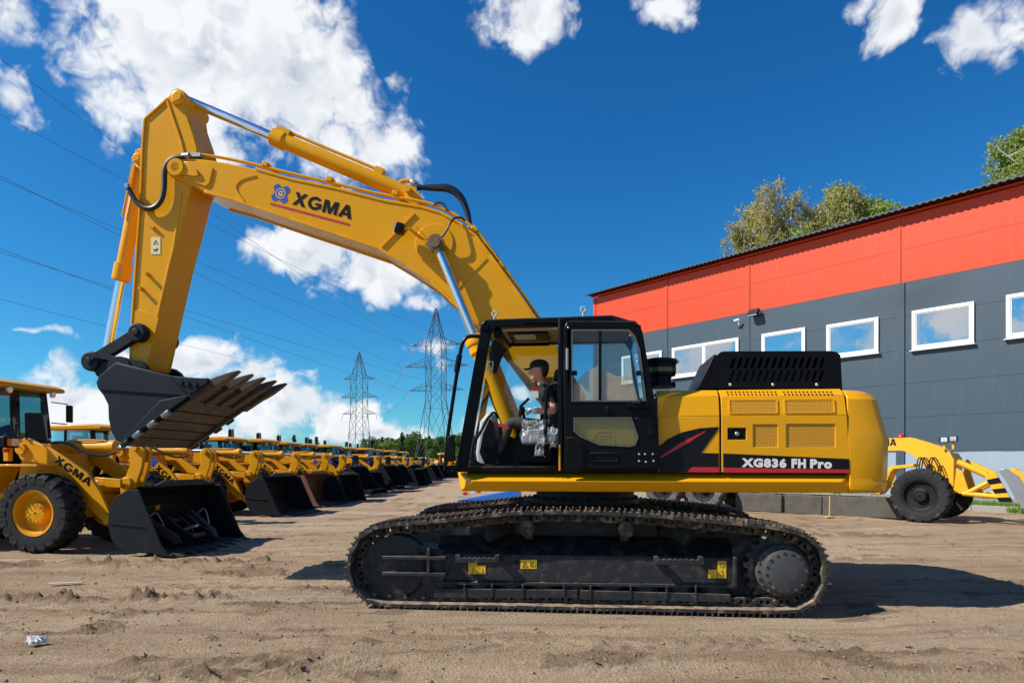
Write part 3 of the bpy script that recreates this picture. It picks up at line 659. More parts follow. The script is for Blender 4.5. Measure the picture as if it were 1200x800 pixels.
def build_forest():
    V = {k: [far_tree_parts(k, s) for s in (1, 2)] for k in ('a', 'b', 'c')}; V['spruce'] = [far_tree_parts('spruce', 5), far_tree_parts('spruce', 6)]
    m = MB(); m.cyl((0, 0, 0), (0, 0, 8), .22, .06, 6); tr = m.mesh('trunk', BARK); rnd = random.Random(4)
    LB = {'a': 'mid green rounded tree in the distant tree line behind the pylons', 'b': 'light yellowish green tree in the distant tree line behind the pylons',
          'c': 'dark green broadleaf tree in the distant tree line behind the pylons', 'spruce': 'dark pointed spruce standing in the distant tree line behind the pylons'}
    L = []
    for i in range(110):
        px = rnd.uniform(90, 720) if i > 74 else 424 + i * 3.2 + rnd.uniform(-2, 2); d = rnd.uniform(225, 285)
        k = rnd.choices(['a', 'b', 'c', 'spruce'], [5, 2, 4, 2])[0]; h = rnd.uniform(9.6, 12.6)
        if px < 424: h *= .62
        elif px < 455: h *= .85
        if px > 600: h *= .9
        L.append((px, d, k, h))
    L += [(448, 215, 'spruce', 9.6), (459, 215, 'b', 9.0), (471, 214, 'spruce', 11.0), (345, 150, 'spruce', 7.8), (371, 165, 'spruce', 8.0), (436, 216, 'spruce', 8.8), (484, 218, 'c', 10.4), (452, 213, 'b', 8.0)]
    for px, d, k, h in L:
        r = empty('spruce_tree' if k == 'spruce' else 'broadleaf_tree', ((px - 600) / FPX * d, d, 0), rnd.random() * 6.28, LB[k], 'tree', 'distant tree line'); s = h / (12.0 if k == 'spruce' else 10.6)
        r.scale = (s * (1 if k == 'spruce' else rnd.uniform(1.0, 1.35)),) * 2 + (s,)
        inst('trunk', tr, r); inst('crown', rnd.choice(V[k]), r)
build_forest()

# ------------------------------------------------------------------ pylons and wires
def pylon(loc, H, wb, ww, zw, arms, label, rz=0):
    root = empty('electricity_pylon', loc, rz, label, 'pylon', 'lattice pylons beyond the yard'); t = .0011 * H + .058
    def hw(z): return wb + (ww - wb) * z / zw if z < zw else ww + (.12 - ww) * max(0, (z - arms[0][0])) / (H - arms[0][0]) if z > arms[0][0] else ww
    for sx in (-1, 1):
        for sy in (-1, 1):
            m = MB(); zs = [0, zw, arms[0][0], H]
            for a, b in zip(zs, zs[1:]): m.bar((sx * hw(a + 1e-3), sy * hw(a + 1e-3), a), (sx * hw(b - 1e-3), sy * hw(b - 1e-3), b), t * 1.3)
            m.build('leg', GALV, root)
    m = MB(); zs = [0]; z = 0
    while z < H - 1.5: z += max(1.1, hw(z) * (2.3 if z > 0 else 3.4)); zs.append(min(z, H - .6))
    for a, b in zip(zs, zs[1:]):
        ha, hb = hw(a + .01), hw(b)
        for f in range(4):
            def P(u, v, z, h):
                q = [(u, -1), (1, u), (-u, 1), (-1, -u)][f]; return (q[0] * h, q[1] * h, z)
            m.bar(P(-1, 0, a, ha), P(1, 0, b, hb), t * .75); m.bar(P(1, 0, a, ha), P(-1, 0, b, hb), t * .75); m.bar(P(-1, 0, b, hb), P(1, 0, b, hb), t * .6)
    m.build('bracing', GALV, root)
    ends = []
    for z, l in arms:
        for s in (-1, 1):
            m = MB(); h = hw(z)
            for sy in (-1, 1):
                m.bar((s * h, sy * h, z), (s * l, 0, z), t * .9); m.bar((s * h, sy * h, z + l * .24), (s * l, 0, z), t * .8)
            for k in range(1, 4):
                f = k / 4; y = h * (1 - f); x = s * (h + (l - h) * f); zz = l * .24 * (1 - f)
                m.bar((x, -y, z), (x, y, z), t * .6); m.bar((x, -y, z), (x, -y, z + zz), t * .6); m.bar((x, y, z), (x, y, z + zz), t * .6)
            m.build('cross_arm', GALV, root)
            m = MB(); e = Vector((s * l, 0, z))
            for k in range(7): m.cyl(e + Vector((s * .05 * k, 0, -.15 - .26 * k)), e + Vector((s * .05 * k, 0, -.30 - .26 * k)), .15, .09, 6)
            m.build('insulator', INSUL, root); ends.append(Vector(loc) + Matrix.Rotation(rz, 3, 'Z') @ (e + Vector((0, 0, -.2))))
    return ends
E2 = pylon(((511 - 600) / FPX * 145, 145, 0), 35, 3.9, 1.75, 15.2, [(27, 5.6), (22.4, 7.2), (17.2, 6.2)], 'tall grey lattice electricity pylon standing right of the other, left of the excavator cab', R(-12))
E1 = pylon(((421 - 600) / FPX * 200, 200, 0), 34.5, 2.9, 1.9, 16, [(26.5, 5.0), (21, 5.8), (16, 5.4)], 'farther slimmer lattice electricity pylon above the row of loaders', R(-12))
def wire(label, pts, d0, d1, r, sag=0.0):
    """hangs between a pylon far away (last point) and a tower behind the left edge"""
    def P(px, py, d): return Vector(((px - 600) / FPX * d, d, EYE + (HY - py) / FPX * d))
    a = P(*pts[0], d0); b = P(*pts[1], d1) if len(pts[1]) == 2 else Vector(pts[1]); m = MB()
    m.tube([a.lerp(b, i / 24) - Vector((0, 0, 4 * sag * (i / 24) * (1 - i / 24))) for i in range(25)], r, 4)
    tag(m.build('power_line', WIRE), label, 'power line', 'power lines across the left sky')
for lb, a, b, d0, s in [
    ('topmost thin power line, crossing the top left cloud towards the taller pylon', (-80, 10), E2[0], 60, 1.0),
    ('power line passing just behind the bent hose of the stick to the taller pylon', (-80, 92), E2[1], 58, .8),
    ('upper line of the first close pair of power lines left of the stick', (-80, 166), E2[2], 55, .7),
    ('lower line of the first close pair of power lines left of the stick', (-80, 176), E2[3], 57, .7),
    ('upper line of the second close pair of power lines above the bucket', (-80, 262), E2[4], 55, .5),
    ('lower line of the second close pair of power lines above the bucket', (-80, 270), E2[5], 57, .5),
    ('lowest power line, running just above the loader cab to the farther pylon', (-80, 330), E1[0], 60, .6),
    ('short power line between the two pylons at their upper arms', None, None, 0, 0), ('short power line between the two pylons at their middle arms', None, None, 1, 0), ('short power line between the two pylons at their lower arms', None, None, 2, 0)]:
    if a: wire(lb, [a, tuple(b)], d0, 145, .022, s)
    else:
        m = MB(); p, q = E2[d0 * 2], E1[d0 * 2 + 1]; m.tube([p.lerp(q, i / 16) - Vector((0, 0, 4 * 1.6 * (i / 16) * (1 - i / 16))) for i in range(17)], .03, 4)
        tag(m.build('power_line', WIRE), lb, 'power line', 'power lines across the left sky')

# ------------------------------------------------------------------ the excavator
EF = Frame((.96, 8.77), 6.0)
EX = empty('excavator', (.96, 8.77, 0), EF.rz, 'big yellow crawler excavator with raised boom and black bucket in the middle of the yard', 'excavator')
P = EF.p3; PP = EF.pts
def smooth_loop(pts, n):
    pts = [Vector(p) for p in pts]; m = len(pts); out = []
    for i in range(m):
        a, b, c, d = pts[i - 1], pts[i], pts[(i + 1) % m], pts[(i + 2) % m]
        for k in range(12):
            t = k / 12; out.append(.5 * ((2 * b) + (c - a) * t + (2 * a - 5 * b + 4 * c - d) * t * t + (3 * b - a - 3 * c + d) * t ** 3))
    L = [0]
    for i in range(len(out)): L.append(L[-1] + (out[(i + 1) % len(out)] - out[i]).length)
    res = []; j = 0
    for k in range(n):
        s = L[-1] * k / n
        while L[j + 1] < s: j += 1
        f = (s - L[j]) / (L[j + 1] - L[j]); res.append(out[j].lerp(out[(j + 1) % len(out)], f))
    return res, L[-1] / n
LOOP, PITCH = smooth_loop(PP([(449, 711), (560, 713), (690, 715.5), (845, 718.5), (925, 719.5), (950, 713), (966, 697), (973, 673), (969, 648), (949, 627), (917, 617), (868, 611), (814, 606), (757, 601), (690, 598), (612, 598), (560, 603), (514, 608), (460, 612), (438, 616), (421, 626), (410, 642), (405, 663), (409, 685), (424, 703)], -1.6), 54)
def track(side):
    m = MB(); L = PITCH; w = .30
    m.prism([(-L * .52, -.030), (-L * .44, -.004), (L * .40, -.004), (L * .46, -.018), (L * .56, -.030), (L * .54, -.040), (-L * .52, -.044)], -w, w)
    for x in (-.40, -.04, .30): m.prism([(L * (x - .055), -.006), (L * (x + .055), -.006), (L * (x + .03), .030), (L * (x - .03), .030)], -w + .002, w - .002)
    for sx in (-.2, .14):
        for sy in (-.13, -.05, .05, .13): m.cyl((L * sx, sy, -.004), (L * sx, sy, .016), .016, n=6)
    shoe = m.mesh('track_shoe', SHOE, 20)
    m = MB()
    for y in (-.11, .11):
        o = [(-L * .52, -.05), (L * .50, -.05), (L * .56, -.085), (L * .50, -.125), (L * .2, -.14), (-L * .35, -.14), (-L * .54, -.115)]
        m.prism(o, y - .025, y + .025, [[(-L * .22, -.07), (-L * .06, -.07), (-L * .06, -.115), (-L * .22, -.115)], [(L * .1, -.07), (L * .26, -.07), (L * .26, -.115), (L * .1, -.115)]])
    m.cyl((L * .5, -.16, -.098), (L * .5, .16, -.098), .024, n=8)
    link = m.mesh('track_link', SHOE, 20)
    n = len(LOOP)
    for i in range(n):
        t = (LOOP[(i + 1) % n] - LOOP[i]).normalized(); c = (LOOP[i] + LOOP[(i + 1) % n]) / 2
        X = Vector((t.x, 0, t.y)); Z = Vector((t.y, 0, -t.x)); Y = Z.cross(X)
        M = Matrix(((X.x, Y.x, Z.x, c.x), (X.y, Y.y, Z.y, 1.3 * side), (X.z, Y.z, Z.z, c.y), (0, 0, 0, 1)))
        s = inst('track_shoe', shoe, EX, M); inst('track_link', link, s)
def yk(y, side): return y if side < 0 else -y
def under(side):
    Y = lambda v: yk(v, side)
    xa, zt = EF.at(535, 649, -1.42); xb, _ = EF.at(863, 650, -1.42); zb = EF.at(600, 681, -1.42)[1]; zu = EF.at(600, 628, -1.1)[1]
    fr = MB(); fr.prism([(Y(-1.40), zt - .012), (Y(-1.10), zu), (Y(-.98), zu), (Y(-.98), zt - .012)], xa - .25, xb - .01, axis='x'); fr.build('frame_deck', DECK, EX, .01)
    fr = MB(); fr.prism([(Y(-1.42), zb), (Y(-1.42), zt), (Y(-1.40), zt + .006), (Y(-1.385), zt - .014), (Y(-.98), zt - .014), (Y(-.98), zb)], xa - .25, xb, axis='x')
    F = fr.build('side_frame', FRAME, EX, .01)
    m = MB(); m.prism(PP([(441, 643), (464, 639), (505, 642), (520, 646), (520, 697), (507, 700), (458, 701), (447, 693), (440, 672)], -1.44), Y(-1.44), Y(-1.0)); m.build('idler_guard', FRAME, EX, .012)
    for py in (652.5, 671.5):
        a = P(449, py, -1.5); b = P(523, py + 1, -1.5); m = MB(); m.box(((a.x + b.x) / 2, Y(-1.50), (a.z + b.z) / 2), (b.x - a.x, .10, .042)); m.build('guard_rail', FRAME, EX, .008)
    m = MB(); a = P(503, 644, -1.5); m.box((a.x, Y(-1.49), a.z - .13), (.035, .11, .30)); m.build('rail_bracket', FRAME, EX, .006)
    m = MB(); a = P(505, 681, -1.46); b = P(864, 689, -1.46); m.prism([(a.x, a.z), (a.x, a.z - .035), (b.x, b.z - .0), (b.x, b.z + .035)], Y(-1.455), Y(-1.421)); m.build('lower_flange', FRAME, EX, .005)
    m = MB(); b = P(863, 669, -1.46); m.box((b.x - .02, Y(-1.462), b.z), (.035, .075, .31)); m.build('end_flange', FRAME, EX, .005)
    for (xl, xr, yl, yr, ribs) in ((509, 676.5, 683, 685, (545, 577, 613, 661)), (680, 856, 685, 690, (692, 739, 781, 815))):
        a = P(xl, yl + 6, -1.46); b = P(xr, yr + 6, -1.46); c = P(xr, yr + 15, -1.46); d = P(xl, yl + 17, -1.46); m = MB()
        m.prism([(a.x, a.z), (b.x, b.z), (c.x, c.z), (d.x, d.z)], Y(-1.48), Y(-1.44))
        for r in ribs: q = P(r, yl + 7, -1.46); m.box((q.x, Y(-1.482), q.z - .01), (.022, .018, .15))
        m.build('roller_guard', FRAME, EX, .005)
    for px in (528, 562, 599, 637, 676, 716, 757, 797, 837):
        q = P(px, 684 + (px - 528) * .018, -1.4); m = MB(); m.lathe([(.06, -.02), (.085, 0), (.085, .05), (.13, .06), (.13, .2)], (q.x, Y(-1.41), q.z - .02), (0, -side, 0), 14)
        for k in range(4): a = k * 1.57 + .8; m.cyl((q.x + .055 * math.cos(a), Y(-1.405), q.z - .02 + .055 * math.sin(a)), (q.x + .055 * math.cos(a), Y(-1.428), q.z - .02 + .055 * math.sin(a)), .012, n=6)
        m.build('track_roller', FRAME, EX)
    a = P(515, 690, -1.2); b = P(850, 694, -1.2); m = MB(); m.prism([(a.x, zb), (a.x, a.z - .05), (b.x, b.z - .05), (b.x, zb)], Y(-1.12), Y(-1.08)); m.build('dark_gap_plate', DECK, EX)  # dark plate added to close the bright gaps between the rollers
    for px, py in ((617, 619), (734, 621)):
        q = P(px, py, -1.5); m = MB(); m.lathe([(.05, -.012), (.072, 0), (.09, .02), (.09, .16), (.075, .2), (.075, .5)], (q.x, Y(-1.5), q.z), (0, -side, 0), 16); m.build('carrier_roller', SHOE, EX)
        m = MB(); m.box((q.x, Y(-1.12), q.z - .10), (.10, .16, .12)); m.build('roller_mount', FRAME, EX, .01)
    q = P(461, 666, -1.5); m = MB(); m.lathe([(.10, .02), (.33, .06), (.37, .06), (.37, .16), (.30, .17), (.30, .30), (.37, .31), (.37, .40), (.1, .44)], (q.x, Y(-1.5), q.z), (0, -side, 0), 36); m.build('idler', FRAME, EX)
    q = P(919.5, 669.5, -1.5); m = MB(); T = 21; ring = []
    for i in range(T * 4): a = 2 * math.pi * i / (T * 4); r = (.40, .40, .345, .345)[i % 4]; ring.append((q.x + r * math.cos(a), q.z + r * math.sin(a)))
    m.prism(ring, Y(-1.36), Y(-1.26)); S = m.build('sprocket', SHOE, EX, .006)
    m = MB(); m.lathe([(.20, -.105), (.232, -.09), (.235, .0), (.265, .01), (.285, .03), (.285, .15), (.33, .16), (.33, .3)], (q.x, Y(-1.46), q.z), (0, -side, 0), 32); m.build('final_drive_cover', mat('hub_grey_paint', (.060, .062, .066), .5, dust=.4, dustcol=(.13, .11, .09), dscale=6, spec=.3), S, .004)
    m = MB()
    for i in range(16):
        a = i * 2 * math.pi / 16 + .1; e = Vector((q.x + .205 * math.cos(a), Y(-1.552), q.z + .205 * math.sin(a))); m.cyl(e, e + Vector((0, .02 * side, 0)), .014, n=6)
    for i in range(20):
        a = i * 2 * math.pi / 20; e = Vector((q.x + .262 * math.cos(a), Y(-1.44), q.z + .262 * math.sin(a))); m.cyl(e, e + Vector((0, .03 * side, 0)), .012, n=6)
    tag(m.build('cover_bolts', SHOE, S), kind='stuff')
    m = MB(); m.prism(PP([(852, 645), (872, 632), (898, 632), (880, 655), (878, 690), (862, 700), (852, 690)], -1.2), Y(-1.25), Y(-.9)); m.build('drive_bracket', FRAME, EX, .01)
    for xl, xr, py in ((537, 583, 652), (769, 821, 654)):
        a = P(xl, py, -1.5); b = P(xr, py, -1.5); m = MB(); yo = -1.53 if side < 0 else 1.53
        pr = [(a.x, a.z - .06), (b.x, b.z - .06)] + [(b.x + (a.x - b.x) * k / 16, b.z + (0 if k % 2 else -.014)) for k in range(17)]
        m.prism(pr, yo - .02, yo + .02)
        for e in (a, b): m.box((e.x, Y(-1.485), e.z - .02), (.05, .125, .085))
        m.build('step', FRAME, EX, .005)
track(-1); track(1); under(-1); under(1)
# flat prints and openings on the near side frame
def decal(name, pts, k, m, parent=EX, th=.0015): mb = MB(); mb.prism(PP(pts, k), k - th, k + .002); return mb.build(name, m, parent)
def rect(x0, y0, x1, y1): return [(x0, y1), (x1, y1), (x1, y0), (x0, y0)]
K = -1.424
def line(parent, pts, w):
    m = MB(); q = [P(x, y, K - .003) for x, y in pts]
    for a, b in zip(q, q[1:]): m.bar(a, b, .002, w, (0, 1, 0))
    m.build('printed_symbol', INK, parent)
def hook(parent, x, y, s):
    line(parent, [(x, y - 1.0 * s), (x, y - .2 * s), (x + .35 * s, y + .1 * s), (x + .38 * s, y + .5 * s), (x + .05 * s, y + .8 * s), (x - .35 * s, y + .6 * s), (x - .4 * s, y + .3 * s)], .0085 * s / 4)
for nm, r in (('lifting_point_sticker', (549, 657, 559, 672)), ('tie_down_sticker', (559.6, 662, 569, 672)), ('warning_sticker', (610, 655.5, 629, 666)), ('tie_down_sticker', (830, 667, 840, 677)), ('lifting_point_sticker', (841, 657, 851, 677))):
    s = decal(nm, rect(*r), K, STICK); cx, cy = (r[0] + r[2]) / 2, (r[1] + r[3]) / 2; h = r[3] - r[1]
    if nm[0] == 'l': hook(s, cx, cy + h * .22, h * .2); line(s, [(cx + 2.6 * math.cos(a * .7), cy - h * .26 + 2.6 * math.sin(a * .7)) for a in range(10)], .006); [line(s, [(cx + d, r[1] + .8), (cx + d * .7, r[1] + 2.2)], .005) for d in (-3, 0, 3)]
    elif nm[0] == 't': hook(s, cx + 1, cy + .5, 2.4); line(s, [(r[0] + 1.4, r[3] - 1.5), (r[2] - 1.5, r[3] - 1.5)], .005); line(s, [(r[0] + 2, r[1] + 2), (r[0] + 2, r[1] + 5)], .006)
    else:
        line(s, [(612, 664), (615.3, 657.8), (618.6, 664), (612, 664)], .007); line(s, [(615.3, 660), (615.3, 662.6)], .007); line(s, [(621.5, 658.2), (627.3, 658.2), (627.3, 663.6), (621.5, 663.6), (621.5, 658.2)], .005); line(s, [(624.4, 658.2), (624.4, 663.6)], .004); [line(s, [(622.2, y), (623.8, y)], .003) for y in (659.6, 661, 662.3)]
m = MB(); a, b = EF.at(605, 661, K); m.prism([(a + .028 * math.cos(i * .524) , b + .052 * math.sin(i * .524)) for i in range(12)], K - .001, K + .003); m.build('frame_slot', mat('hole_black', (.003, .003, .003), .9), EX)
# car body and slewing ring
m = MB(); m.box((0, 0, .86), (1.7, 2.0, .42)); m.box((0, 0, .75), (2.6, 1.0, .3)); m.build('car_body', FRAME, EX, .04)
for sx in (-1, 1):
    for sy in (-1, 1): m = MB(); m.bar((sx * .5, sy * .4, .9), (sx * 1.25, sy * 1.05, .66), .42, .36); m.build('frame_leg', FRAME, EX, .04)
m = MB(); m.lathe([(.70, 0), (.70, .10), (.64, .11), (.64, .19), (.68, .20), (.68, .25)], (0, 0, 1.03), (0, 0, 1), 40)
for i in range(28): a = i * 2 * math.pi / 28; m.cyl((.67 * math.cos(a), .67 * math.sin(a), 1.125), (.67 * math.cos(a), .67 * math.sin(a), 1.165), .018, n=6)
m.build('slewing_ring', FRAME, EX)

# ---- upper structure
m = MB(); m.box((.70, 0.02, 1.375), (4.1, 2.76, .19)); m.build('platform', BLACK2, EX, .01)
def sill(side):
    xl, zt = EF.at(534, 554, -1.38); xr, _ = EF.at(998, 557, -1.38); s = -side; zt = 1.487
    xl += .02; m = MB(); v = [(xl, -1.37, zt), (xr, -1.37, zt), (xl + .20, -1.535, 1.392), (xr - .16, -1.535, 1.392), (xl + .05, -1.44, 1.272), (xr, -1.44, 1.272), (xl, -1.25, zt), (xr, -1.25, zt), (xl + .05, -1.25, 1.272), (xr, -1.25, 1.272)]
    if side > 0: v = [(x, -y, z) for x, y, z in v]
    m.add(v, [(0, 1, 3, 2), (2, 3, 5, 4), (0, 2, 4), (1, 5, 3), (0, 6, 7, 1), (4, 5, 9, 8), (6, 8, 9, 7), (0, 4, 8, 6), (1, 7, 9, 5)]); m.build('sill_beam', YELLOW, EX, .012)
sill(-1); sill(1)
z_t = EF.at(900, 456, -1.38)[1]; z_b = 1.49; z_m = EF.at(900, 487, -1.5)[1]; z_u = EF.at(900, 463.5, -1.47)[1]
xs0 = EF.at(771, 520, -1.5)[0]; xs1 = EF.at(843.2, 500, -1.5)[0]; xd0 = EF.at(845.6, 500, -1.5)[0]; xd1t = EF.at(990.5, 457, -1.5)[0]; xd1b = EF.at(996.5, 552, -1.5)[0]
m = MB(); m.prism([(-1.46, z_b), (-1.46, z_m), (-1.42, z_u), (-1.34, z_t - .025), (1.34, z_t - .025), (1.42, z_u), (1.46, z_m), (1.46, z_b)], EF.at(775, 500, -1.4)[0], xd1t - .01, axis='x'); m.build('engine_house', mat('dark_interior', (.03, .022, .01), .8), EX)
def shell(name, x0, x1, holes, side, mt=None):
    """panel folded over the house: flat lower face with openings, leaning upper face, top bevel"""
    m = MB(); s = 1 if side < 0 else -1; xa = lambda z: x1 if not isinstance(x1, tuple) else x1[0] + (x1[1] - x1[0]) * (z - z_b) / (z_t - z_b)
    y = -1.5 * s; m.prism([(x0, z_b), (xa(z_b), z_b), (xa(z_m), z_m), (x0, z_m)], y, y + .025 * s, holes)
    prof = [(-1.5, z_m + .002), (-1.462, z_u), (-1.36, z_t), (-.9, z_t + .004)]
    for (ya, za), (yb, zb) in zip(prof, prof[1:]):
        m.add([(x0, ya * s, za), (xa(za), ya * s, za), (xa(zb), yb * s, zb), (x0, yb * s, zb), (x0, (ya + .03) * s, za - .02), (xa(za), (ya + .03) * s, za - .02), (xa(zb), (yb + .03) * s, zb - .02), (x0, (yb + .03) * s, zb - .02)], [(0, 1, 2, 3), (4, 7, 6, 5), (0, 4, 5, 1), (3, 2, 6, 7), (0, 3, 7, 4), (1, 5, 6, 2)])
    return m.build(name, mt or YELLOW, EX, .006)
def grect(l, k=-1.5): return [PP(rect(*r), k) for r in l]
UP = grect([(855, 468, 911, 484), (920, 467.5, 978, 483.5)]); LO = grect([(882.5, 497, 911.5, 523.5), (921.5, 496.5, 979, 524)]); LA = grect([(852.5, 501, 874.5, 515)])
shell('side_panel', xs0, xs1, [], -1); shell('side_panel', xs0, xs1, [], 1)
DOOR = shell('engine_door', xd0, (xd1b, xd1t), LO + LA, -1); shell('engine_door', xd0, (xd1b, xd1t), [], 1)
for h in LO: m = MB(); m.prism([(a, b) for a, b in h], -1.488, -1.478); m.build('grille', GRILLE, DOOR)
for h in UP:   # upper grilles sit on the leaning face, in a thin raised rim
    f = lambda b: -1.5 + .038 * (b - z_m) / (z_u - z_m)
    m = MB(); (a0, b0), (a1, _), (_, b1), _ = h; rim = .018
    for (p0, p1) in (((a0, b0), (a1, b0)), ((a1, b0), (a1, b1)), ((a1, b1), (a0, b1)), ((a0, b1), (a0, b0))): m.bar((p0[0], f(p0[1]) - .004, p0[1]), (p1[0], f(p1[1]) - .004, p1[1]), .012, .016)
    m.build('grille_rim', YELLOW, DOOR)
    m = MB(); m.add([(a0, f(b0) - .004, b0), (a1, f(b0) - .004, b0), (a1, f(b1) - .004, b1), (a0, f(b1) - .004, b1)], [(0, 1, 2, 3)]); m.build('grille', GRILLE, DOOR)
h = LA[0]; m = MB(); m.prism([(a, b) for a, b in h], -1.482, -1.472); m.build('latch_plate', BLACK, DOOR)
m = MB(); c = P(863.5, 508, -1.49); m.lathe([(.022, 0), (.022, .02), (.016, .025)], c + Vector((0, .005, 0)), (0, -1, 0), 14); m.build('latch_knob', STEEL, DOOR)
m = MB()
for (x0, x1) in ((853, 909), (919, 974)):
    for r_, py in enumerate((459.3, 462.6)):
        for k in range(13):
            px = x0 + (x1 - x0) * k / 12.; q = P(px, py, -1.43); zq = q.z; yq = -1.36 - .102 * (z_t - zq) / (z_t - z_u); m.box((q.x, yq - .0005, zq), (.016, .012, .020), Euler((-.7, .35, 0)).to_matrix())
tag(m.build('vent_slots', mat('hole_black', (0, 0, 0)), DOOR), kind='stuff')
# counterweight: plan outlines stacked
def cw_ring(z, dx, dy):
    pl = [(2.74, -1.5 + dy), (2.98, -1.5 + dy), (3.10, -1.46 + dy), (3.19, -1.37 + dy), (3.26, -1.2 + dy), (3.36, -.65), (3.40, 0)]
    pl = [(x + (dx if x > 2.9 else 0), y) for x, y in pl]; ring = pl + [(x, -y) for x, y in reversed(pl[:-1])]
    return [Vector((x + (.02 if i in (0, len(ring) - 1) and z < 1.5 else 0), y, z)) for i, (x, y) in enumerate(ring)]
m = MB(); m.loft([cw_ring(*r) for r in ((1.27, -.06, .05), (1.30, -.01, .01), (1.385, 0, 0), (1.41, -.006, .004), (1.44, .0, 0), (1.86, .01, 0), (1.92, -.015, .005), (2.26, -.10, .02), (2.33, -.15, .06), (2.365, -.22, .12))]); m.build('counterweight', YELLOW, EX, .008, angle=24)
# black hood with slanted slots
def hood():
    k = -1.26; k2 = -.22; o = PP([(830, 454.5), (841, 416), (845, 412), (850, 411.5), (972, 411), (980, 412), (985, 416), (987, 454.5)], k); hl = []
    for row, (ya, yb) in enumerate(((419, 431.5), (434, 447))):
        for i in range(14):
            x = 857 + i * 8.05 + (0 if row == 0 else -1.0)
            if x < 968: hl.append(PP([(x - 2.0, yb), (x + 1.6, yb), (x + 5.6, ya), (x + 2.0, ya)], k))
    m = MB(); m.prism(o, k, k + .03, hl); m.build('hood_side', BLACK2, EX, .012); m = MB(); m.prism(o, k2 - .03, k2); m.build('hood_side', BLACK2, EX, .012)
    m = MB()
    t = [(a, b) for a, b in o[1:]]
    for (a, b), (c, d) in zip(o, o[1:]): m.add([(a, k + .004, b), (c, k + .004, d), (c, k2 + .004, d), (a, k2 + .004, b), (a, k + .004, b - .02), (c, k + .004, d - .02), (c, k2 + .004, d - .02), (a, k2 + .004, b - .02)], [(0, 1, 2, 3), (4, 7, 6, 5), (0, 4, 5, 1), (2, 6, 7, 3), (0, 3, 7, 4), (1, 5, 6, 2)])
    m.build('hood_top', BLACK2, EX, .004)
    f = PP([(818, 455), (838.5, 413), (842, 415), (832, 455)], k); m = MB(); m.prism(f, k + .06, k2 - .06); m.build('hood_front', BLACK2, EX, .015)
    m = MB(); a = P(905, 440, k); m.box((a.x, -.7, a.z), (1.0, .8, .22)); m.build('engine_block', FRAME, EX, .02)
    for px in (856, 906, 957.5): q = P(px, 450.5, k - .01); m = MB(); m.lathe([(.018, 0), (.018, .014), (.010, .022)], q + Vector((0, .012, 0)), (0, -1, 0), 10); m.build('hood_bolt', STEEL, EX)
hood()
q = P(774, 454, -1.05); m = MB(); m.lathe([(.17, 0), (.17, .05), (.12, .06), (.12, .12), (.17, .13), (.175, .26), (.19, .27), (.19, .315), (.13, .33), (.03, .335)], q, (0, 0, 1), 24); PC = m.build('air_precleaner', BLACK, EX)
m = MB(); m.lathe([(.176, .0), (.176, .05)], q + Vector((0, 0, .165)), (0, 0, 1), 24, False); m.build('cleaner_band', mat('smoked_amber', (.10, .085, .015), .2), PC)
m = MB(); m.box(q + Vector((.19, -.02, .29)), (.03, .05, .02)); m.build('orange_clip', ORANGEL, PC)
m = MB(); m.box((.25, .95, 1.75), (1.6, .9, .56)); m.build('fuel_tank', YELLOW, EX, .03); m = MB(); m.box((-.85, 1.05, 1.62), (.6, .7, .32)); m.build('tool_box', YELLOW, EX, .03)
# body graphics
K = -1.504
z0 = EF.at(771, 552.5, K)[1]
SW = decal('black_swoosh', [(772, 553), (772, 523), (783, 514), (800, 506), (820, 501.5), (842, 500), (842, 502), (806, 552.8)], K, INK)
decal('red_stripe', [(772.5, 536), (800, 517), (828, 504), (826, 506), (803, 521), (776, 535.5)], K - .002, RED, SW)
decal('black_block', [(806.5, 547), (822.5, 530.5), (842.3, 531), (842.3, 547)], K, INK); decal('red_band', [(806, 553), (807, 547.2), (842.3, 547.2), (842.3, 553.3)], K, RED)
BAND = decal('black_band', [(847.5, 547.5), (847.5, 531), (995, 537.5), (995.5, 549.8)], K, INK); decal('red_band', [(847.5, 553.4), (847.5, 547.7), (995.5, 550), (995.7, 554)], K, RED)
a = P(869, 547, K - .003); b = P(975, 549, K - .003); t_ = P(869, 536.5, K - .003)
for wd, f0, f1 in (('XG836', 0, .50), ('FH', .555, .715), ('Pro', .76, 1)): m = MB(); add_text(m, wd, a.lerp(b, f0), b - a, (0, 0, 1), (b - a).length * (f1 - f0), (t_ - a).length * 1.04, .06); m.build('model_lettering', WHITE, BAND)

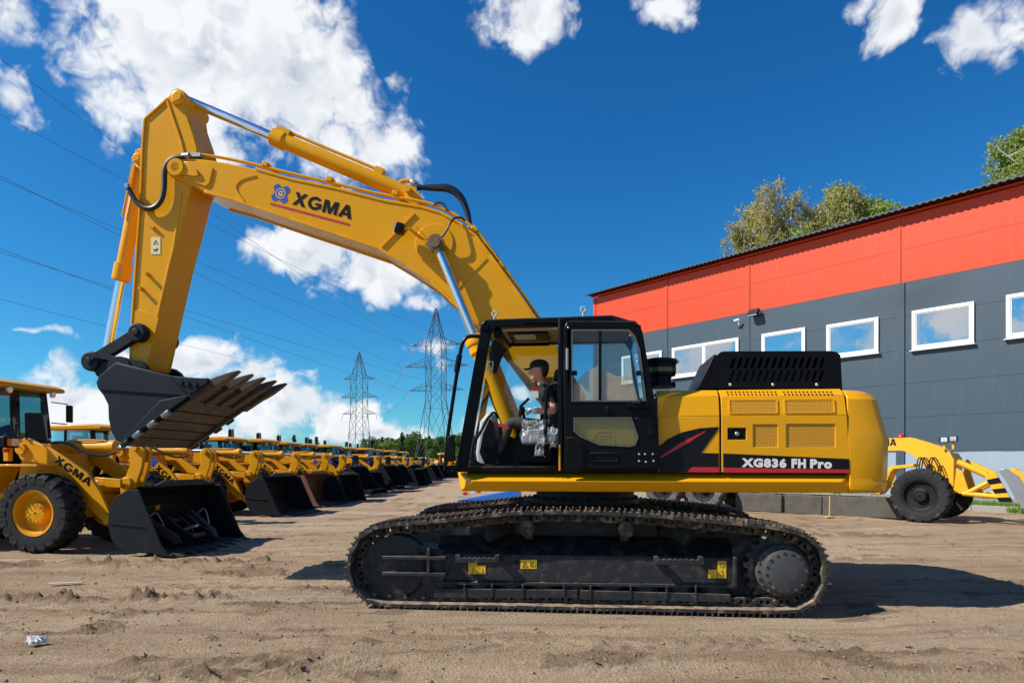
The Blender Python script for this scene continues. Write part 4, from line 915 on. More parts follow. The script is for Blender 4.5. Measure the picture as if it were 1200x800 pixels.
# ---- boom
def boom():
    k = -.33; top = [(206, 182), (216, 184), (235, 186), (262, 190), (300, 198), (340, 209.5), (395, 221), (450, 235), (494, 242.5), (516, 249), (538, 261), (557, 276), (574, 298), (600, 334), (626, 371), (655, 413), (686, 462), (688, 482), (676, 494)]
    bot = [(655, 500), (640, 486), (628, 465), (594, 420), (563, 382), (543, 366), (527, 350.5), (505, 330), (477, 311), (444, 291), (395, 274.5), (340, 256.5), (300, 243), (275, 234.5), (240, 225), (215, 213), (200, 207), (193, 199), (193, 190), (198, 184)]
    m = MB(); m.prism(PP(top + bot, k), k, -k); B = m.build('boom', YELLOW, EX, .02)
    for l, off in ((top[4:16], 0), (bot[2:15], 0)):   # welded edge strips of both side plates
        for s in (1, -1):
            m = MB(); q = [Vector((a, s * (k + .012), b)) for a, b in PP(l, k)]
            for a, b in zip(q, q[1:]): m.bar(a, b + (b - a).normalized() * .01, .05, .035)
            m.build('edge_flange', YELLOW, B, .006)
    m = MB(); m.prism(PP([(213, 189), (235, 189), (250, 197), (246, 214), (241, 219), (216, 210)], k - .02), k - .02, k + .01); m.prism(PP([(207, 203), (226, 207), (233, 205), (231, 199), (218, 190), (207, 190)], k - .05), k - .05, k); m.build('tip_casting', YELLOW, B, .012)
    q = P(206, 196, k - .05); m = MB(); m.lathe([(.02, -.02), (.06, -.02), (.065, 0), (.115, .01), (.125, .03), (.125, .12)], q, (0, 1, 0), 24); m.lathe([(.115, .0), (.115, .85)], q + Vector((0, -.02, 0)), (0, 1, 0), 20); m.build('tip_pin', YELLOW, B)
    q = P(509, 285, k); m = MB(); m.lathe([(.25, 0), (.25, .02)], q + Vector((0, -.016, 0)), (0, 1, 0), 36); m.build('doubler_plate', YELLOW, B, .006)
    q = P(509.5, 284, -.52); m = MB(); m.lathe([(.03, -.03), (.07, -.03), (.075, 0), (.11, .01), (.11, .1), (.085, .12), (.085, .92), (.11, .94), (.11, 1.04)], q, (0, 1, 0), 20); m.build('cylinder_pin', mat('dirty_pin', (.16, .10, .03), .5, dust=.3), B)
    m = MB(); a = P(486, 250, k - .006); b = P(447, 290, k - .006); m.bar(a, b, .018, .03, (0, 1, 0)); m.build('weld_seam', YELLOW, B); m = MB(); a = P(569, 301, k - .004); b = P(532, 340, k - .004); m.bar(a, b, .06, .012, (0, 1, 0)); m.build('weld_seam', YELLOW, B)
    m = MB(); a = P(273, 199, k - .003); pts = [P(x, y, k - .003) for x, y in ((300, 206), (284, 210), (277, 216), (276, 222), (286, 236))]; m.tube(pts, .012, 5, 1); m.build('weld_seam', YELLOW, B)
    # lugs and stick cylinder
    m = MB()
    for y in (-.17, .11): m.prism(PP([(470, 240), (478, 225), (484, 222), (490, 225), (504, 247)], y), y, y + .06)
    m.build('cylinder_lug', YELLOW, B, .01)
    c = P(208, 113, 0); d = P(483, 229.5, 0); ax = (d - c).normalized(); L = (d - c).length
    h = c + ax * (L * .415)
    m = MB(); m.lathe([(.062, 0), (.062, (h - c).length + .1)], c + ax * .08, ax, 20); m.build('stick_cylinder_rod', CHROME, EX)
    m = MB(); m.lathe([(.075, 0), (.12, .01), (.125, .19), (.105, .21), (.105, (d - h).length - .25), (.09, (d - h).length - .14), (.09, (d - h).length - .06)], h, ax, 24); SCY = m.build('stick_cylinder_barrel', YELLOW, EX)
    m = MB(); m.lathe([(.09, 0), (.09, .26)], d + Vector((0, -.13, 0)), (0, 1, 0), 18); m.lathe([(.045, -.06), (.045, .40)], d + Vector((0, -.2, 0)), (0, 1, 0), 14); m.build('rear_eye', YELLOW, SCY)
    m = MB(); up = ax.cross(Vector((0, 1, 0))); up = up if up.z > 0 else -up; m.box(h + ax * .14 + up * .11, (.2, .14, .09), Euler((0, .4, 0)).to_matrix()); e = h + ax * ((d - h).length - .55); m.box(e + up * .12, (.12, .12, .10), Euler((0, .4, 0)).to_matrix()); m.tube([h + ax * .2 + up * .15, h + ax * .35 + up * .14, e + up * .145], .022, 8, 1); m.build('cylinder_pipe', YELLOW, SCY)
    m = MB(); m.tube([P(458, 226, 0), P(466, 216, 0), P(474, 211.5, 0), P(484, 213, 0)], .03, 8, 2); m.build('hose_pipe', YELLOW, SCY)
    m = MB(); m.lathe([(.035, 0), (.045, .02), (.045, .07), (.03, .08), (.03, .13)], P(482, 212.5, 0), P(492, 219, 0) - P(482, 212.5, 0), 10); m.build('hose_fitting', STEEL, SCY)
    m = MB()
    for i, (dy, o) in enumerate(((-.06, 0), (.03, 2), (.10, 4))): m.tube([P(489, 219 + o * .4, dy), P(505, 221 - o * .6, dy), P(528, 222 - o, dy), P(541, 233 - o, dy), P(548, 250 - o, dy), P(551, 266, dy)], .034, 8, 2); m.build('boom_hose', HOSE, B); m = MB()
    m.tube([P(508, 241, -.28), P(512, 237, -.3), P(520, 238, -.3), P(524, 247, -.3)], .012, 6, 2); m.tube([P(515, 281, -.42), P(524, 270, -.45), P(530, 256, -.4), P(540, 254, -.36), P(545, 259, -.34)], .014, 6, 2)
    m.build('boom_hose', HOSE, B)
    for dy in (-.27, -.15, .15, .27): m = MB(); m.tube([P(x, y - 2.5, dy) for x, y in ((236, 184), (262, 187.5), (300, 195.5), (345, 207), (395, 218), (450, 231.5), (497, 239), (518, 246), (540, 258), (559, 273), (577, 297), (602, 332), (627, 368), (640, 388))], .022, 8, 1); m.build('boom_pipe', YELLOW, B)
    for x, y in ((322, 200), (395, 217), (470, 233), (560, 274), (590, 315)): q = P(x, y - 1, 0); m = MB(); m.box(q + Vector((0, 0, -.045)), (.08, .60, .06), Euler((0, .3 if x < 500 else .9, 0)).to_matrix()); m.build('pipe_clamp', YELLOW, B, .006)
    q = P(576, 285, -.3); m = MB()
    for i in range(6): a = P(549 + i * 6, 264 + i * 7, -.24 + .1 * (i % 2)); m.lathe([(.03, 0), (.04, .015), (.04, .05), (.028, .06), (.028, .1)], a, (.5, 0, -.6), 8)
    m.build('hose_fitting', STEEL, B)
    # work lamp on the boom side
    LM = MB(); a = P(469, 268, -.50); LM.box(a, (.10, .16, .12), Euler((0, .25, 0)).to_matrix()); LMP = LM.build('work_lamp', BLACK2, B, .015)
    m = MB(); m.box(a + Vector((-.055, 0, -.005)), (.01, .13, .095), Euler((0, .25, 0)).to_matrix()); m.build('lens', LAMPG, LMP)
    m = MB(); m.tube([a + Vector((.05, 0, 0)), P(480, 268, -.48), P(497, 281, -.37)], .016, 6); m.tube([P(479, 267, -.46), P(484, 273, -.42), P(492, 280, -.37), P(500, 281, -.36)], .008, 5, 1); m.tube([P(487, 266, -.36), P(500, 280, -.36)], .012, 5); m.build('lamp_arm', YELLOW, LMP)
    # graphics
    kk = k - .004; ux = P(411, 257, kk) - P(341.5, 239.2, kk); uz = Vector((-ux.z, 0, ux.x)).normalized()
    brand(B, P(342, 239.3, kk), ux, uz, ux.length, .172, INK)
    e = P(317, 237.3, kk); g = P(409.7, 262, kk); dn = uz * -.028; m = MB(); m.add([e, g, g + dn, e + dn], [(0, 1, 2, 3)]); m.build('red_underline', RED, B)
    c = P(328.8, 226.8, kk); u = ux.normalized(); r = .125; pts = []
    for q_ in range(4):
        for j, (rr, aa) in enumerate(((.66, -45), (.86, -27), (1.08, -17), (1.13, 0), (1.08, 17), (.86, 27))): a = R(aa + 45 + q_ * 90); pts.append((rr * r * math.cos(a), rr * r * math.sin(a)))
    m = MB(); m.add([c + u * a + uz * b for a, b in pts], [tuple(range(len(pts)))]); LG = m.build('brand_emblem', BLUE, B)
    cr = [[c + Vector((0, -.002, 0)) + u * (math.cos(R(a)) * rr) + uz * (math.sin(R(a)) * rr) for a in range(0, 360, 15)] for rr in (.058, .070)]
    m = MB(); n = 24; m.add(cr[0] + cr[1], [(i, (i + 1) % n, n + (i + 1) % n, n + i) for i in range(n)]); add_text(m, 'G', c + Vector((0, -.002, 0)) - u * .032 - uz * .036, u, uz, .064, .072, .05); m.build('emblem_letter', STICK, LG)
    # boom cylinders, one each side
    for s in (1, -1):
        y = -.47 * s; a = P(511, 285, -.47); b = P(606, 517, -.47); a.y = y; b.y = y; ax = (b - a).normalized(); L = (b - a).length; h = .475
        m = MB(); m.lathe([(.058, .08), (.058, L * h)], a, ax, 20); RD = m.build('boom_cylinder_rod', CHROME, EX); m = MB(); m.lathe([(.105, -.0), (.105, .10)], a + Vector((0, -.05, 0)), (0, 1, 0), 18); m.lathe([(.075, .08), (.07, .14)], a, ax, 14); m.build('rod_eye', mat('dirty_pin', (0, 0, 0)), RD)
        m = MB(); m.lathe([(.075, L * h - .01), (.13, L * h), (.14, L * h + .02), (.14, L * h + .10), (.125, L * h + .12), (.135, L * h + .21), (.115, L * h + .23), (.112, L - .1), (.09, L)], a, ax, 24); m.build('boom_cylinder_barrel', YELLOW, EX)
    # foot bracket
    m = MB()
    for y in (-.52, .40): m.prism([(-.95, 1.47), (.25, 1.47), (.1, 2.25), (-.15, 2.4), (-.35, 2.3), (-.6, 1.75)], y, y + .12)
    m.build('boom_foot_bracket', YELLOW, EX, .02)
boom()

# ---- stick and bucket
def stick():
    k = -.26
    o = [(208, 103), (214, 106), (217, 112), (217, 122), (219, 135), (226, 155), (231, 172), (232, 190), (223, 225), (212, 268), (205, 292), (199, 310), (190, 352), (180, 393), (173, 424), (170, 434), (158, 434), (152.5, 424), (153, 400), (155, 370), (158, 325), (160, 290), (163, 250), (166, 195), (168, 160), (170, 139), (176, 131), (197, 112), (202, 105)]
    m = MB(); m.prism(PP(o, k), k, -k); S = m.build('stick', YELLOW, EX, .016)
    for s in (1, -1):
        y = s * k
        for l, w in (([(196, 118), (212, 165), (216, 181)], .045), ([(213, 226), (203, 292), (198, 311), (179, 394), (171, 430)], .03), ([(170, 139), (167.5, 170), (165, 235), (161, 290), (155, 380), (153.5, 420)], .05), ([(171, 139), (197, 116)], .05)):
            m = MB(); q = [Vector((a, y - s * -.004, b)) for a, b in PP(l, k)]
            for a, b in zip(q, q[1:]): m.bar(a, b, .03, w, (0, 1, 0))
            m.build('edge_flange', YELLOW, S, .006)
    m = MB(); m.prism(PP([(154, 424), (155, 366), (163, 362), (178, 368), (186, 372), (172, 430), (160, 434)], k - .012), k - .012, k + .002); m.build('tip_doubler', YELLOW, S, .006)
    q = P(208, 113, k - .05); m = MB(); m.lathe([(.03, -.02), (.058, -.02), (.06, 0), (.10, .01), (.10, .6)], q, (0, 1, 0), 22); m.cyl(P(205, 121, k - .04), P(205, 121, k), .03, n=8); m.build('top_pin', YELLOW, S)
    m = MB(); c = P(160, 185, -.17); m.lathe([(.02, -.02), (.05, -.02), (.055, 0), (.075, .005), (.075, .32), (.05, .34)], c, (0, 1, 0), 18)
    for y in (-.15, .08): m.prism(PP([(158, 176), (168, 172), (168, 205), (160, 194)], y), y, y + .05)
    m.build('cylinder_lug', YELLOW, S, .006)
    m = MB()
    for x, y in ((174, 322), (167, 339)): q = P(x, y, k); m.box(q + Vector((0, -.03, 0)), (.03, .08, .045), Euler((0, -.3, 0)).to_matrix())
    q = P(176, 265, k); m.box(q + Vector((.02, -.02, 0)), (.13, .05, .03), Euler((0, .55, 0)).to_matrix()); m.build('hose_cleat', YELLOW, S)
    st = decal('warning_sticker', rect(177, 278, 188, 298), k - .004, STICKW, S); decal('printed_symbol', [(179.5, 286.5), (182.5, 281), (185.5, 286.5), (184.6, 286), (182.5, 282.2), (180.4, 286), (184.6, 286)], k - .007, INK, st); decal('printed_symbol', [(180, 294), (180, 291.5), (182, 293), (184.5, 290.5), (185, 291.2), (183.5, 294)], k - .007, INK, st)
    m = MB(); m.tube([P(x, y, -.33) for x, y in ((218, 184), (206, 184), (197, 189), (192.5, 200), (193, 216), (191, 232), (183, 243), (171, 245), (160, 238), (153, 226), (150, 218))], .035, 10, 2); m.build('stick_hose', HOSE, S)
    m = MB(); m.lathe([(.03, 0), (.042, .015), (.042, .06), (.03, .07), (.03, .12)], P(149.5, 216, -.33), P(152, 226, -.33) - P(149.5, 216, -.33), 10); m.lathe([(.04, 0), (.04, .10)], P(214, 183, -.33), (1, 0, .05), 10); m.box(P(225, 183, -.3), (.28, .08, .05)); m.build('hose_fitting', STEEL, S)
    # bucket cylinder
    a = P(168.5, 188, 0); b = P(124.5, 417, 0); ax = (b - a).normalized(); L = (b - a).length; h = L * .62
    m = MB(); m.lathe([(.07, -.0), (.085, .05), (.085, .18), (.095, .2), (.095, h - .26), (.12, h - .25), (.12, h - .02), (.07, h)], a, ax, 24); CY = m.build('bucket_cylinder_barrel', YELLOW, EX)
    m = MB(); m.bar(a + ax * .12 + Vector((-.04, -.10, 0)), a + ax * .50 + Vector((-.04, -.10, 0)), .07, .05); m.tube([a + ax * .3 + Vector((-.05, -.12, 0)), a + ax * .85 + Vector((-.06, -.12, 0))], .018, 8); m.build('cylinder_pipe', YELLOW, CY)
    m = MB(); m.lathe([(.066, h - .05), (.066, L)], a, ax, 20); m.build('bucket_cylinder_rod', CHROME, EX)
    # linkage
    J = P(111, 424, -.3); G = P(163, 390, -.33); J.y = 0; G.y = 0
    for s in (-1, 1):
        m = MB(); y = .33 * s; g = G + Vector((0, y, 0)); j = J + Vector((0, y, 0)); m.bar(g, j, .10, .155, (0, 0, 1)); m.lathe([(.115, -.065), (.13, -.05), (.13, .05), (.115, .065)], g, (0, 1, 0), 20); m.lathe([(.12, -.075), (.135, -.06), (.135, .06), (.12, .075)], j, (0, 1, 0), 20)
        m.lathe([(.05, -.09), (.055, .09)], g, (0, 1, 0), 8); m.lathe([(.05, -.1), (.055, .1)], j, (0, 1, 0), 6); m.build('bucket_link', BUCKET, EX, .012)
    m = MB(); m.lathe([(.06, -.32), (.06, .32)], J, (0, 1, 0), 14); m.lathe([(.10, -.14), (.10, .14)], J, (0, 1, 0), 14); m.build('link_pin', BUCKET, EX); m = MB(); k2 = P(141, 437, 0); m.bar(J, k2, .44, .16); m.lathe([(.12, -.36), (.12, .36)], k2, (0, 1, 0), 16); m.build('bucket_link', BUCKET, EX, .01); m = MB(); m.lathe([(.06, -.40), (.06, .40)], G, (0, 1, 0), 14); m.build('link_pin', BUCKET, EX)
stick()
def bucket():
    k = -.76; side = [(246, 447), (195, 482), (144, 520), (136, 515), (130, 505), (127, 490), (126.5, 474), (121, 463), (114.5, 455), (112.5, 448), (116, 440), (136, 424)]
    inner = [(200, 440), (226, 442.5), (244, 443)]
    q2 = PP(side, k); q3 = q2 + PP(inner, k)
    B = MB(); B.mi = 0
    prof = [Vector((a, 0, b)) for a, b in q2]; cen = sum(prof, Vector()) / len(prof); sh = []
    for i, p in enumerate(prof):
        t = (prof[min(i + 1, len(prof) - 1)] - prof[max(i - 1, 0)]).normalized(); n = Vector((-t.z, 0, t.x)); n = n if n.dot(cen - p) > 0 else -n; sh.append(p + n * .035)
    for i in range(len(prof) - 1):
        a, b, c, d = prof[i], prof[i + 1], sh[i + 1], sh[i]
        vs = [(v.x, y, v.z) for y in (k + .02, -k - .02) for v in (a, b, c, d)]; B.add(vs, [(0, 1, 5, 4), (2, 3, 7, 6), (0, 4, 7, 3), (1, 2, 6, 5)])
    BK = B.build('bucket', BUCKET, EX, angle=40)
    for s in (1, -1):
        m = MB(); y = k * s; m.prism(q3, y, y + .04 * s); m.build('side_plate', BUCKET, BK, .008)
        m = MB(); yo = y - .018 * s
        m.prism(PP([(115, 450), (117, 442), (136, 425.5), (199, 441), (222, 464), (118, 456.5)], k), yo, y + .002 * s); m.build('side_reinforcement', BUCKET, BK, .006)
        m = MB(); m.prism(PP([(225, 462), (145, 518), (143, 516), (188, 469.5)], k), yo, y + .002 * s); m.build('side_reinforcement', BUCKET, BK, .006)
        m = MB(); m.prism(PP([(205, 441.5), (244, 443.5), (245, 448), (228, 460), (223, 462)], k), y - .035 * s, y); m.build('side_cutter', BUCKET, BK, .006)
        m = MB()
        for x, yy in ((214, 448), (222, 450), (231, 451)): e = P(x, yy, k); e.y = y - .035 * s; m.lathe([(.032, 0), (.032, .02)], e, (0, -s, 0), 6)
        tag(m.build('cutter_bolts', BUCKET, BK), kind='stuff')
        dv = (prof[2] - prof[0]).normalized(); nn = Vector((-dv.z, 0, dv.x)); nn = nn if nn.z < 0 else -nn
        for f in (.97, .83, .66, .50, ):
            c = prof[0].lerp(prof[2], f) + nn * .02; m = MB(); m.box((c.x, y - .012 * s, c.z), (.13, .07, .06), Euler((0, math.atan2(-dv.z, dv.x), 0)).to_matrix()); m.build('heel_shroud', WORNEDGE if s > 0 and f < .9 else BUCKET, BK, .012)
    dv = (prof[0] - prof[2]).normalized(); nn = Vector((dv.z, 0, -dv.x)); L = (prof[0] - prof[2]).length
    Rm = Euler((0, math.atan2(-dv.z, dv.x), 0)).to_matrix()
    for i, (f0, f1) in enumerate(((-.01, .13), (.145, .27), (.285, .41), (.425, .56), (.575, .74))):
        c = prof[2] + dv * L * (f0 + f1) / 2 + nn * .014; m = MB(); m.box(c, (L * (f1 - f0), 1.40, .026), Rm); m.build('wear_plate', WORN, BK, .006)
    c = prof[2] + dv * L * .865 + nn * .012; m = MB(); m.box(c, (L * .22, 1.50, .05), Rm); m.build('cutting_edge', WORN, BK, .008)
    m = MB(); c = prof[2] + dv * L * .42 + nn * .04; m.box(c + Vector((0, .62, 0)), (L * .8, .07, .05), Rm); m.build('wear_strip', WORN, BK, .006)
    u = (Vector(P(275, 433, k)) - P(247, 447, k)); u.y = 0; tl = u.length * 1.08; u.normalize(); nt = Vector((u.z, 0, -u.x))
    for i in range(5):
        y = -.68 + i * .34; b0 = prof[0] + Vector((0, y, 0)) + nn * .02
        m = MB(); pts = [b0 - dv * .40 + nn * .05, b0 - dv * .05 + nn * .06, b0 + dv * .05 + nn * .03, b0 + dv * .03 - nn * .05, b0 - dv * .12 - nn * .05, b0 - dv * .14 + nn * .01, b0 - dv * .38 + nn * .02]
        vs = [(p.x, p.y + s, p.z) for s in (-.062, .062) for p in pts]; n = 7; m.add(vs, [tuple(range(n)), tuple(range(n, 2 * n))] + [(j, (j + 1) % n, n + (j + 1) % n, n + j) for j in range(n)]); AD = m.build('tooth_adapter', WORN, BK, .012)
        def rect4(c, w, h): return [c + Vector((0, -w, 0)) - nt * h, c + Vector((0, w, 0)) - nt * h, c + Vector((0, w, 0)) + nt * h, c + Vector((0, -w, 0)) + nt * h]
        s0 = b0 + nn * .005; m = MB(); m.loft([rect4(s0 - u * .05, .070, .066), rect4(s0 + u * tl * .30, .068, .054), rect4(s0 + u * tl * .75, .050, .030), rect4(s0 + u * tl, .034, .010)]); m.build('tooth', WORN, BK, .014)
    m = MB()
    for y in (-.42, .34): m.prism(PP([(131, 430), (136, 424), (166, 430), (196, 439), (200, 446), (193, 433), (186, 428), (170, 425), (140, 419), (130, 424)], 0), y, y + .08)
    q = P(164, 437, 0); m.lathe([(.17, 0), (.17, .12)], q + Vector((0, -.44, 0)), (0, 1, 0), 20); m.lathe([(.17, 0), (.17, .12)], q + Vector((0, .32, 0)), (0, 1, 0), 20); q = P(180, 441, 0); m.box(q, (.16, .9, .14)); m.build('bucket_ear', BUCKET, BK, .012)
bucket()

# ---- cab
CN, CF = -1.50, -.50
def cab():
    m = MB(); A = PP([(563, 384), (567, 376), (576, 382), (575, 389), (548, 546), (534, 546)], CN)
    rail = PP([(561.5, 388), (564, 378), (569, 374), (655, 371), (717, 368.8), (722, 373.5), (745, 375.5), (749, 381), (660, 379.3), (654, 379.3), (582, 383), (576, 387), (574, 394)], CN)
    bp = PP([(653.8, 372), (660.5, 372), (660.5, 551), (653.8, 551)], CN); sl = PP([(534, 546), (774, 546), (774, 553), (534, 553)], CN); rp = PP([(744, 380), (751, 380), (774, 547), (764, 547)], CN)
    for pts, nm, w in ((A, 'front_pillar', .09), (rail, 'roof_rail', .08), (bp, 'door_pillar', .08), (sl, 'cab_sill', .10), (rp, 'rear_pillar', .08)):
        m = MB(); m.prism(pts, CN - .003 * (nm == 'door_pillar'), CN + w); m.build(nm, BLACK, EX, .016)
    # far side frame with two window openings
    out = PP([(534, 550), (563, 384), (570, 375), (747, 375), (774, 550)], CN)
    h1 = PP([(603, 405), (595, 409), (588, 420), (583, 437), (577, 441), (567, 497), (655, 497), (655, 404)], CF); h2 = PP([(664, 404), (664, 497), (746, 497), (738, 412), (732, 403)], CF)
    m = MB(); m.prism(out, CF - .07, CF, [h1, h2]); m.build('far_side_frame', BLACK, EX, .01)
    m = MB()
    for h in (h1, h2): m.prism(h, CF - .045, CF - .037)
    m.build('far_side_glass', GLASSC, EX)
    a0, b0 = PP([(570, 381), (541, 543)], CN); m = MB(); m.add([(a0[0] + .02, CN + .09, a0[1]), (a0[0] + .02, CF - .07, a0[1]), (b0[0] + .02, CF - .07, b0[1]), (b0[0] + .02, CN + .09, b0[1])], [(0, 1, 2, 3)]); m.build('windscreen', GLASSC, EX)
    roof = PP([(568, 378.5), (573, 373.2), (655, 370.5), (717, 368.2), (742, 375.5), (742, 379), (582, 381)], CN)
    m = MB(); m.prism(roof, CN + .02, CF - .02); m.build('roof', BLACK, EX, .02)
    z1 = EF.at(600, 383, CN)[1]; xa = EF.at(585, 383, CN)[0]; xb = EF.at(742, 382, CN)[0]
    m = MB(); m.box(((xa + xb) / 2, (CN + CF) / 2, z1 - .0), (xb - xa, .80, .04)); m.build('headliner', BEIGE, EX, .02)
    m = MB(); m.box((xa + .30, CN + .42, z1 - .03), (.46, .52, .03)); RH = m.build('roof_hatch', BLACK2, EX, .012); m = MB(); m.box((xa + .26, CN + .36, z1 - .048), (.24, .26, .012)); m.build('dome_light', LIGHTP, RH); m = MB(); m.tube([(xa + .08, CN + .66, z1 - .03), (xa + .08, CN + .66, z1 - .09), (xa + .52, CN + .66, z1 - .09), (xa + .52, CN + .66, z1 - .03)], .012, 6); m.build('hatch_handle', BLACK, RH)
    m = MB(); m.box((xa - .03, (CN + CF) / 2, z1 - .05), (.09, .86, .10)); m.build('front_header', BLACK, EX, .02)
    r0 = PP([(748, 382), (771, 548)], CN); m = MB(); mid = .5; bx, bz = (r0[0][0] + (r0[1][0] - r0[0][0]) * .62, r0[0][1] + (r0[1][1] - r0[0][1]) * .62); m.add([(bx - .05, CN + .08, bz), (bx, CN + .08, bz), (bx, CF - .07, bz), (bx - .05, CF - .07, bz), (r0[1][0] - .05, CN + .08, r0[1][1]), (r0[1][0], CN + .08, r0[1][1]), (r0[1][0], CF - .07, r0[1][1]), (r0[1][0] - .05, CF - .07, r0[1][1])], [(0, 1, 2, 3), (4, 5, 6, 7), (0, 1, 5, 4), (1, 2, 6, 5), (2, 3, 7, 6), (3, 0, 4, 7)]); m.build('rear_wall', BLACK2, EX)
    m = MB(); m.add([(r0[0][0] - .03, CN + .08, r0[0][1]), (r0[0][0] - .03, CF - .07, r0[0][1]), (bx - .03, CF - .07, bz), (bx - .03, CN + .08, bz)], [(0, 1, 2, 3)]); m.build('rear_window', GLASSC, EX)
    x0 = EF.at(545, 548, CN)[0]; x1 = EF.at(768, 548, CN)[0]; m = MB(); m.box(((x0 + x1) / 2, -1.0, 1.52), (x1 - x0, .96, .06)); m.build('cab_floor', BLACK2, EX)
    m = MB(); m.prism(PP([(671, 487), (742, 487), (751, 512), (746, 525), (671, 525)], -1.60), -1.572, -1.562); LP = m.build('lower_side_panel', mat('dusty_yellow_panel', (.92, .44, .06), .5, dust=.1, dustcol=(.6, .36, .14), spec=.2), EX)
    m = MB()
    for i in range(4): m.tube([P(697 + i * .8, 510 + 3.2 * i, -1.574), P(716, 510 + 3.2 * i, -1.574)], .006, 5)
    m.tube([P(x, y, -1.574) for x, y in ((694, 522), (695, 511), (701, 505), (716, 505), (720, 509), (720, 522), (694, 522))], .007, 5); m.build('pressed_vent', mat('dusty_yellow_panel', (0, 0, 0)), LP)
    # opened door folded back along the side
    K = -1.60
    D = MB(); up = PP([(669.5, 386), (737, 386), (744, 393), (750, 409), (757.5, 470.5), (669.5, 470.5)], K); lo = PP([(672, 489), (740, 488.5), (748.5, 512), (744.5, 522), (738, 523.5), (702, 521.6), (680, 512), (672, 505)], K)
    D.prism(PP([(660.5, 384), (663, 377.5), (668, 375.5), (741, 376), (748, 379), (753, 388), (763, 445), (771.5, 494), (773, 549), (661, 550)], K), K, K + .055, [up, lo]); DR = D.build('cab_door', BLACK, EX, .014)
    m = MB(); ui = PP([(671, 388), (736, 388), (742.5, 395), (748, 410), (755.5, 469), (671, 469)], K); m.prism(up, K - .012, K + .01, [ui]); li = PP([(674, 490.5), (739, 490), (746.5, 511.5), (743, 521), (737.5, 522), (703, 520), (681.5, 510.5), (674, 504)], K); m.prism(lo, K - .012, K + .01, [li]); m.build('window_seal', mat('worn_rubber_seal', (.09, .085, .08), .6), DR)
    m = MB(); m.prism(ui, K + .02, K + .026); m.build('upper_pane', GLASSC, DR); m = MB(); m.prism(li, K + .008, K + .013); m.build('lower_pane', GLASSC, DR)
    m = MB(); m.prism(PP([(671.5, 469), (671.5, 452), (685, 436), (701, 428), (701, 469)], K), K + .014, K + .017); m.build('protective_film', SHEET, DR); m = MB(); m.prism(PP([(705.5, 469), (705.5, 432), (722, 440), (741, 441), (748, 469)], K), K + .014, K + .017); m.build('protective_film', SHEET, DR)
    m = MB(); m.prism(PP([(701.5, 386), (705, 386), (705, 470.5), (701.5, 470.5)], K), K - .006, K + .03); m.build('sash_bar', BLACK, DR, .004)
    m = MB(); m.tube([P(664.5, y, K - .05) for y in (408, 413, 430, 433)], .016, 6); m.build('grab_handle', STEEL, DR)
    m = MB(); m.box(P(673, 437, K - .015), (.06, .03, .05)); m.box(P(748, 437, K - .015), (.05, .03, .05)); m.build('window_latch', BLACK2, DR, .006)
    m = MB(); m.box(P(747, 474, K - .03), (.22, .05, .07)); m.tube([P(741, 472, K - .05), P(750, 472, K - .06), P(752, 466, K - .06)], .015, 6); m.build('door_lock', BLACK2, DR, .012); m = MB(); m.box(P(712, 481, K - .01), (.04, .03, .10)); m.build('door_lock', BLACK2, DR, .012)
    m = MB(); m.prism(PP([(664, 512), (672, 512), (684, 521), (684, 549), (664, 549)], K), K - .02, K); m.build('pressed_relief', BLACK, DR, .008); m = MB(); m.prism(PP([(692, 530), (724, 530), (724, 541), (692, 541)], K), K - .014, K, [PP([(693.5, 531.5), (722.5, 531.5), (722.5, 539.5), (693.5, 539.5)], K)]); m.build('pressed_relief', BLACK, DR, .008); m = MB(); m.prism(PP([(744, 490), (763, 482), (768, 508), (760, 512), (752, 504)], K), K - .016, K); m.build('pressed_relief', BLACK, DR, .008)
    m = MB()
    for x, y in ((749, 532), (756, 532), (765, 532), (749, 540), (757, 541), (766, 540), (761, 506), (747, 424), (666, 384)): m.lathe([(.012, 0), (.012, .012), (.006, .016)], P(x, y, K), (0, -1, 0), 8)
    tag(m.build('door_bolts', STEEL, DR), kind='stuff')
    m = MB(); m.prism(PP([(654.6, 521), (656.6, 521), (656.6, 551), (654.6, 551)], CN - .02), CN - .02, CN - .005); m.build('reflector_strip', YELLOW, EX)
    # rails, mirror, eye bolts, wiper
    m = MB(); m.tube([P(x, y, -1.56) for x, y in ((562, 394), (549, 393.5), (543, 399), (539.5, 411), (535, 440), (529, 480), (524, 515), (521.5, 551))], .022, 8, 1); m.tube([P(538.5, 416, -1.56), P(535, 436, -1.56)], .032, 8); m.bar(P(521.5, 548, -1.56), P(536, 548, -1.52), .03, .05); HR = m.build('front_handrail', BLACK, EX)
    m = MB(); m.prism(PP([(525, 511), (533, 509), (534, 540), (524, 541)], -1.57), -1.60, -1.57); m.build('mirror', BLACK2, HR, .01); m = MB(); m.tube([P(522, 549, -1.57), P(524.5, 540, -1.58)], .012, 5); m.build('mirror_bracket', BLACK, HR)
    for x, y in ((579.5, 367.5), (683.5, 362.5)):
        q = P(x, y, -1.3); m = MB(); m.tube([q + Vector((.028 * math.cos(a * .5236), 0, .028 * math.sin(a * .5236))) for a in range(13)], .010, 6); m.cyl(q + Vector((0, 0, -.03)), q + Vector((0, 0, -.09)), .014, n=8); m.build('lifting_eye', LIGHTP, EX)
    m = MB(); m.tube([P(x, y, -1.36) for x, y in ((638.4, 517), (640, 470), (640.8, 456), (644.5, 451), (654, 450))], .018, 8, 1); m.build('console_rail', BLACK, EX); m = MB(); m.tube([P(x, y, -.72) for x, y in ((609.5, 489), (610, 476), (620, 466.5))], .018, 8); m.build('console_rail', BLACK, EX)
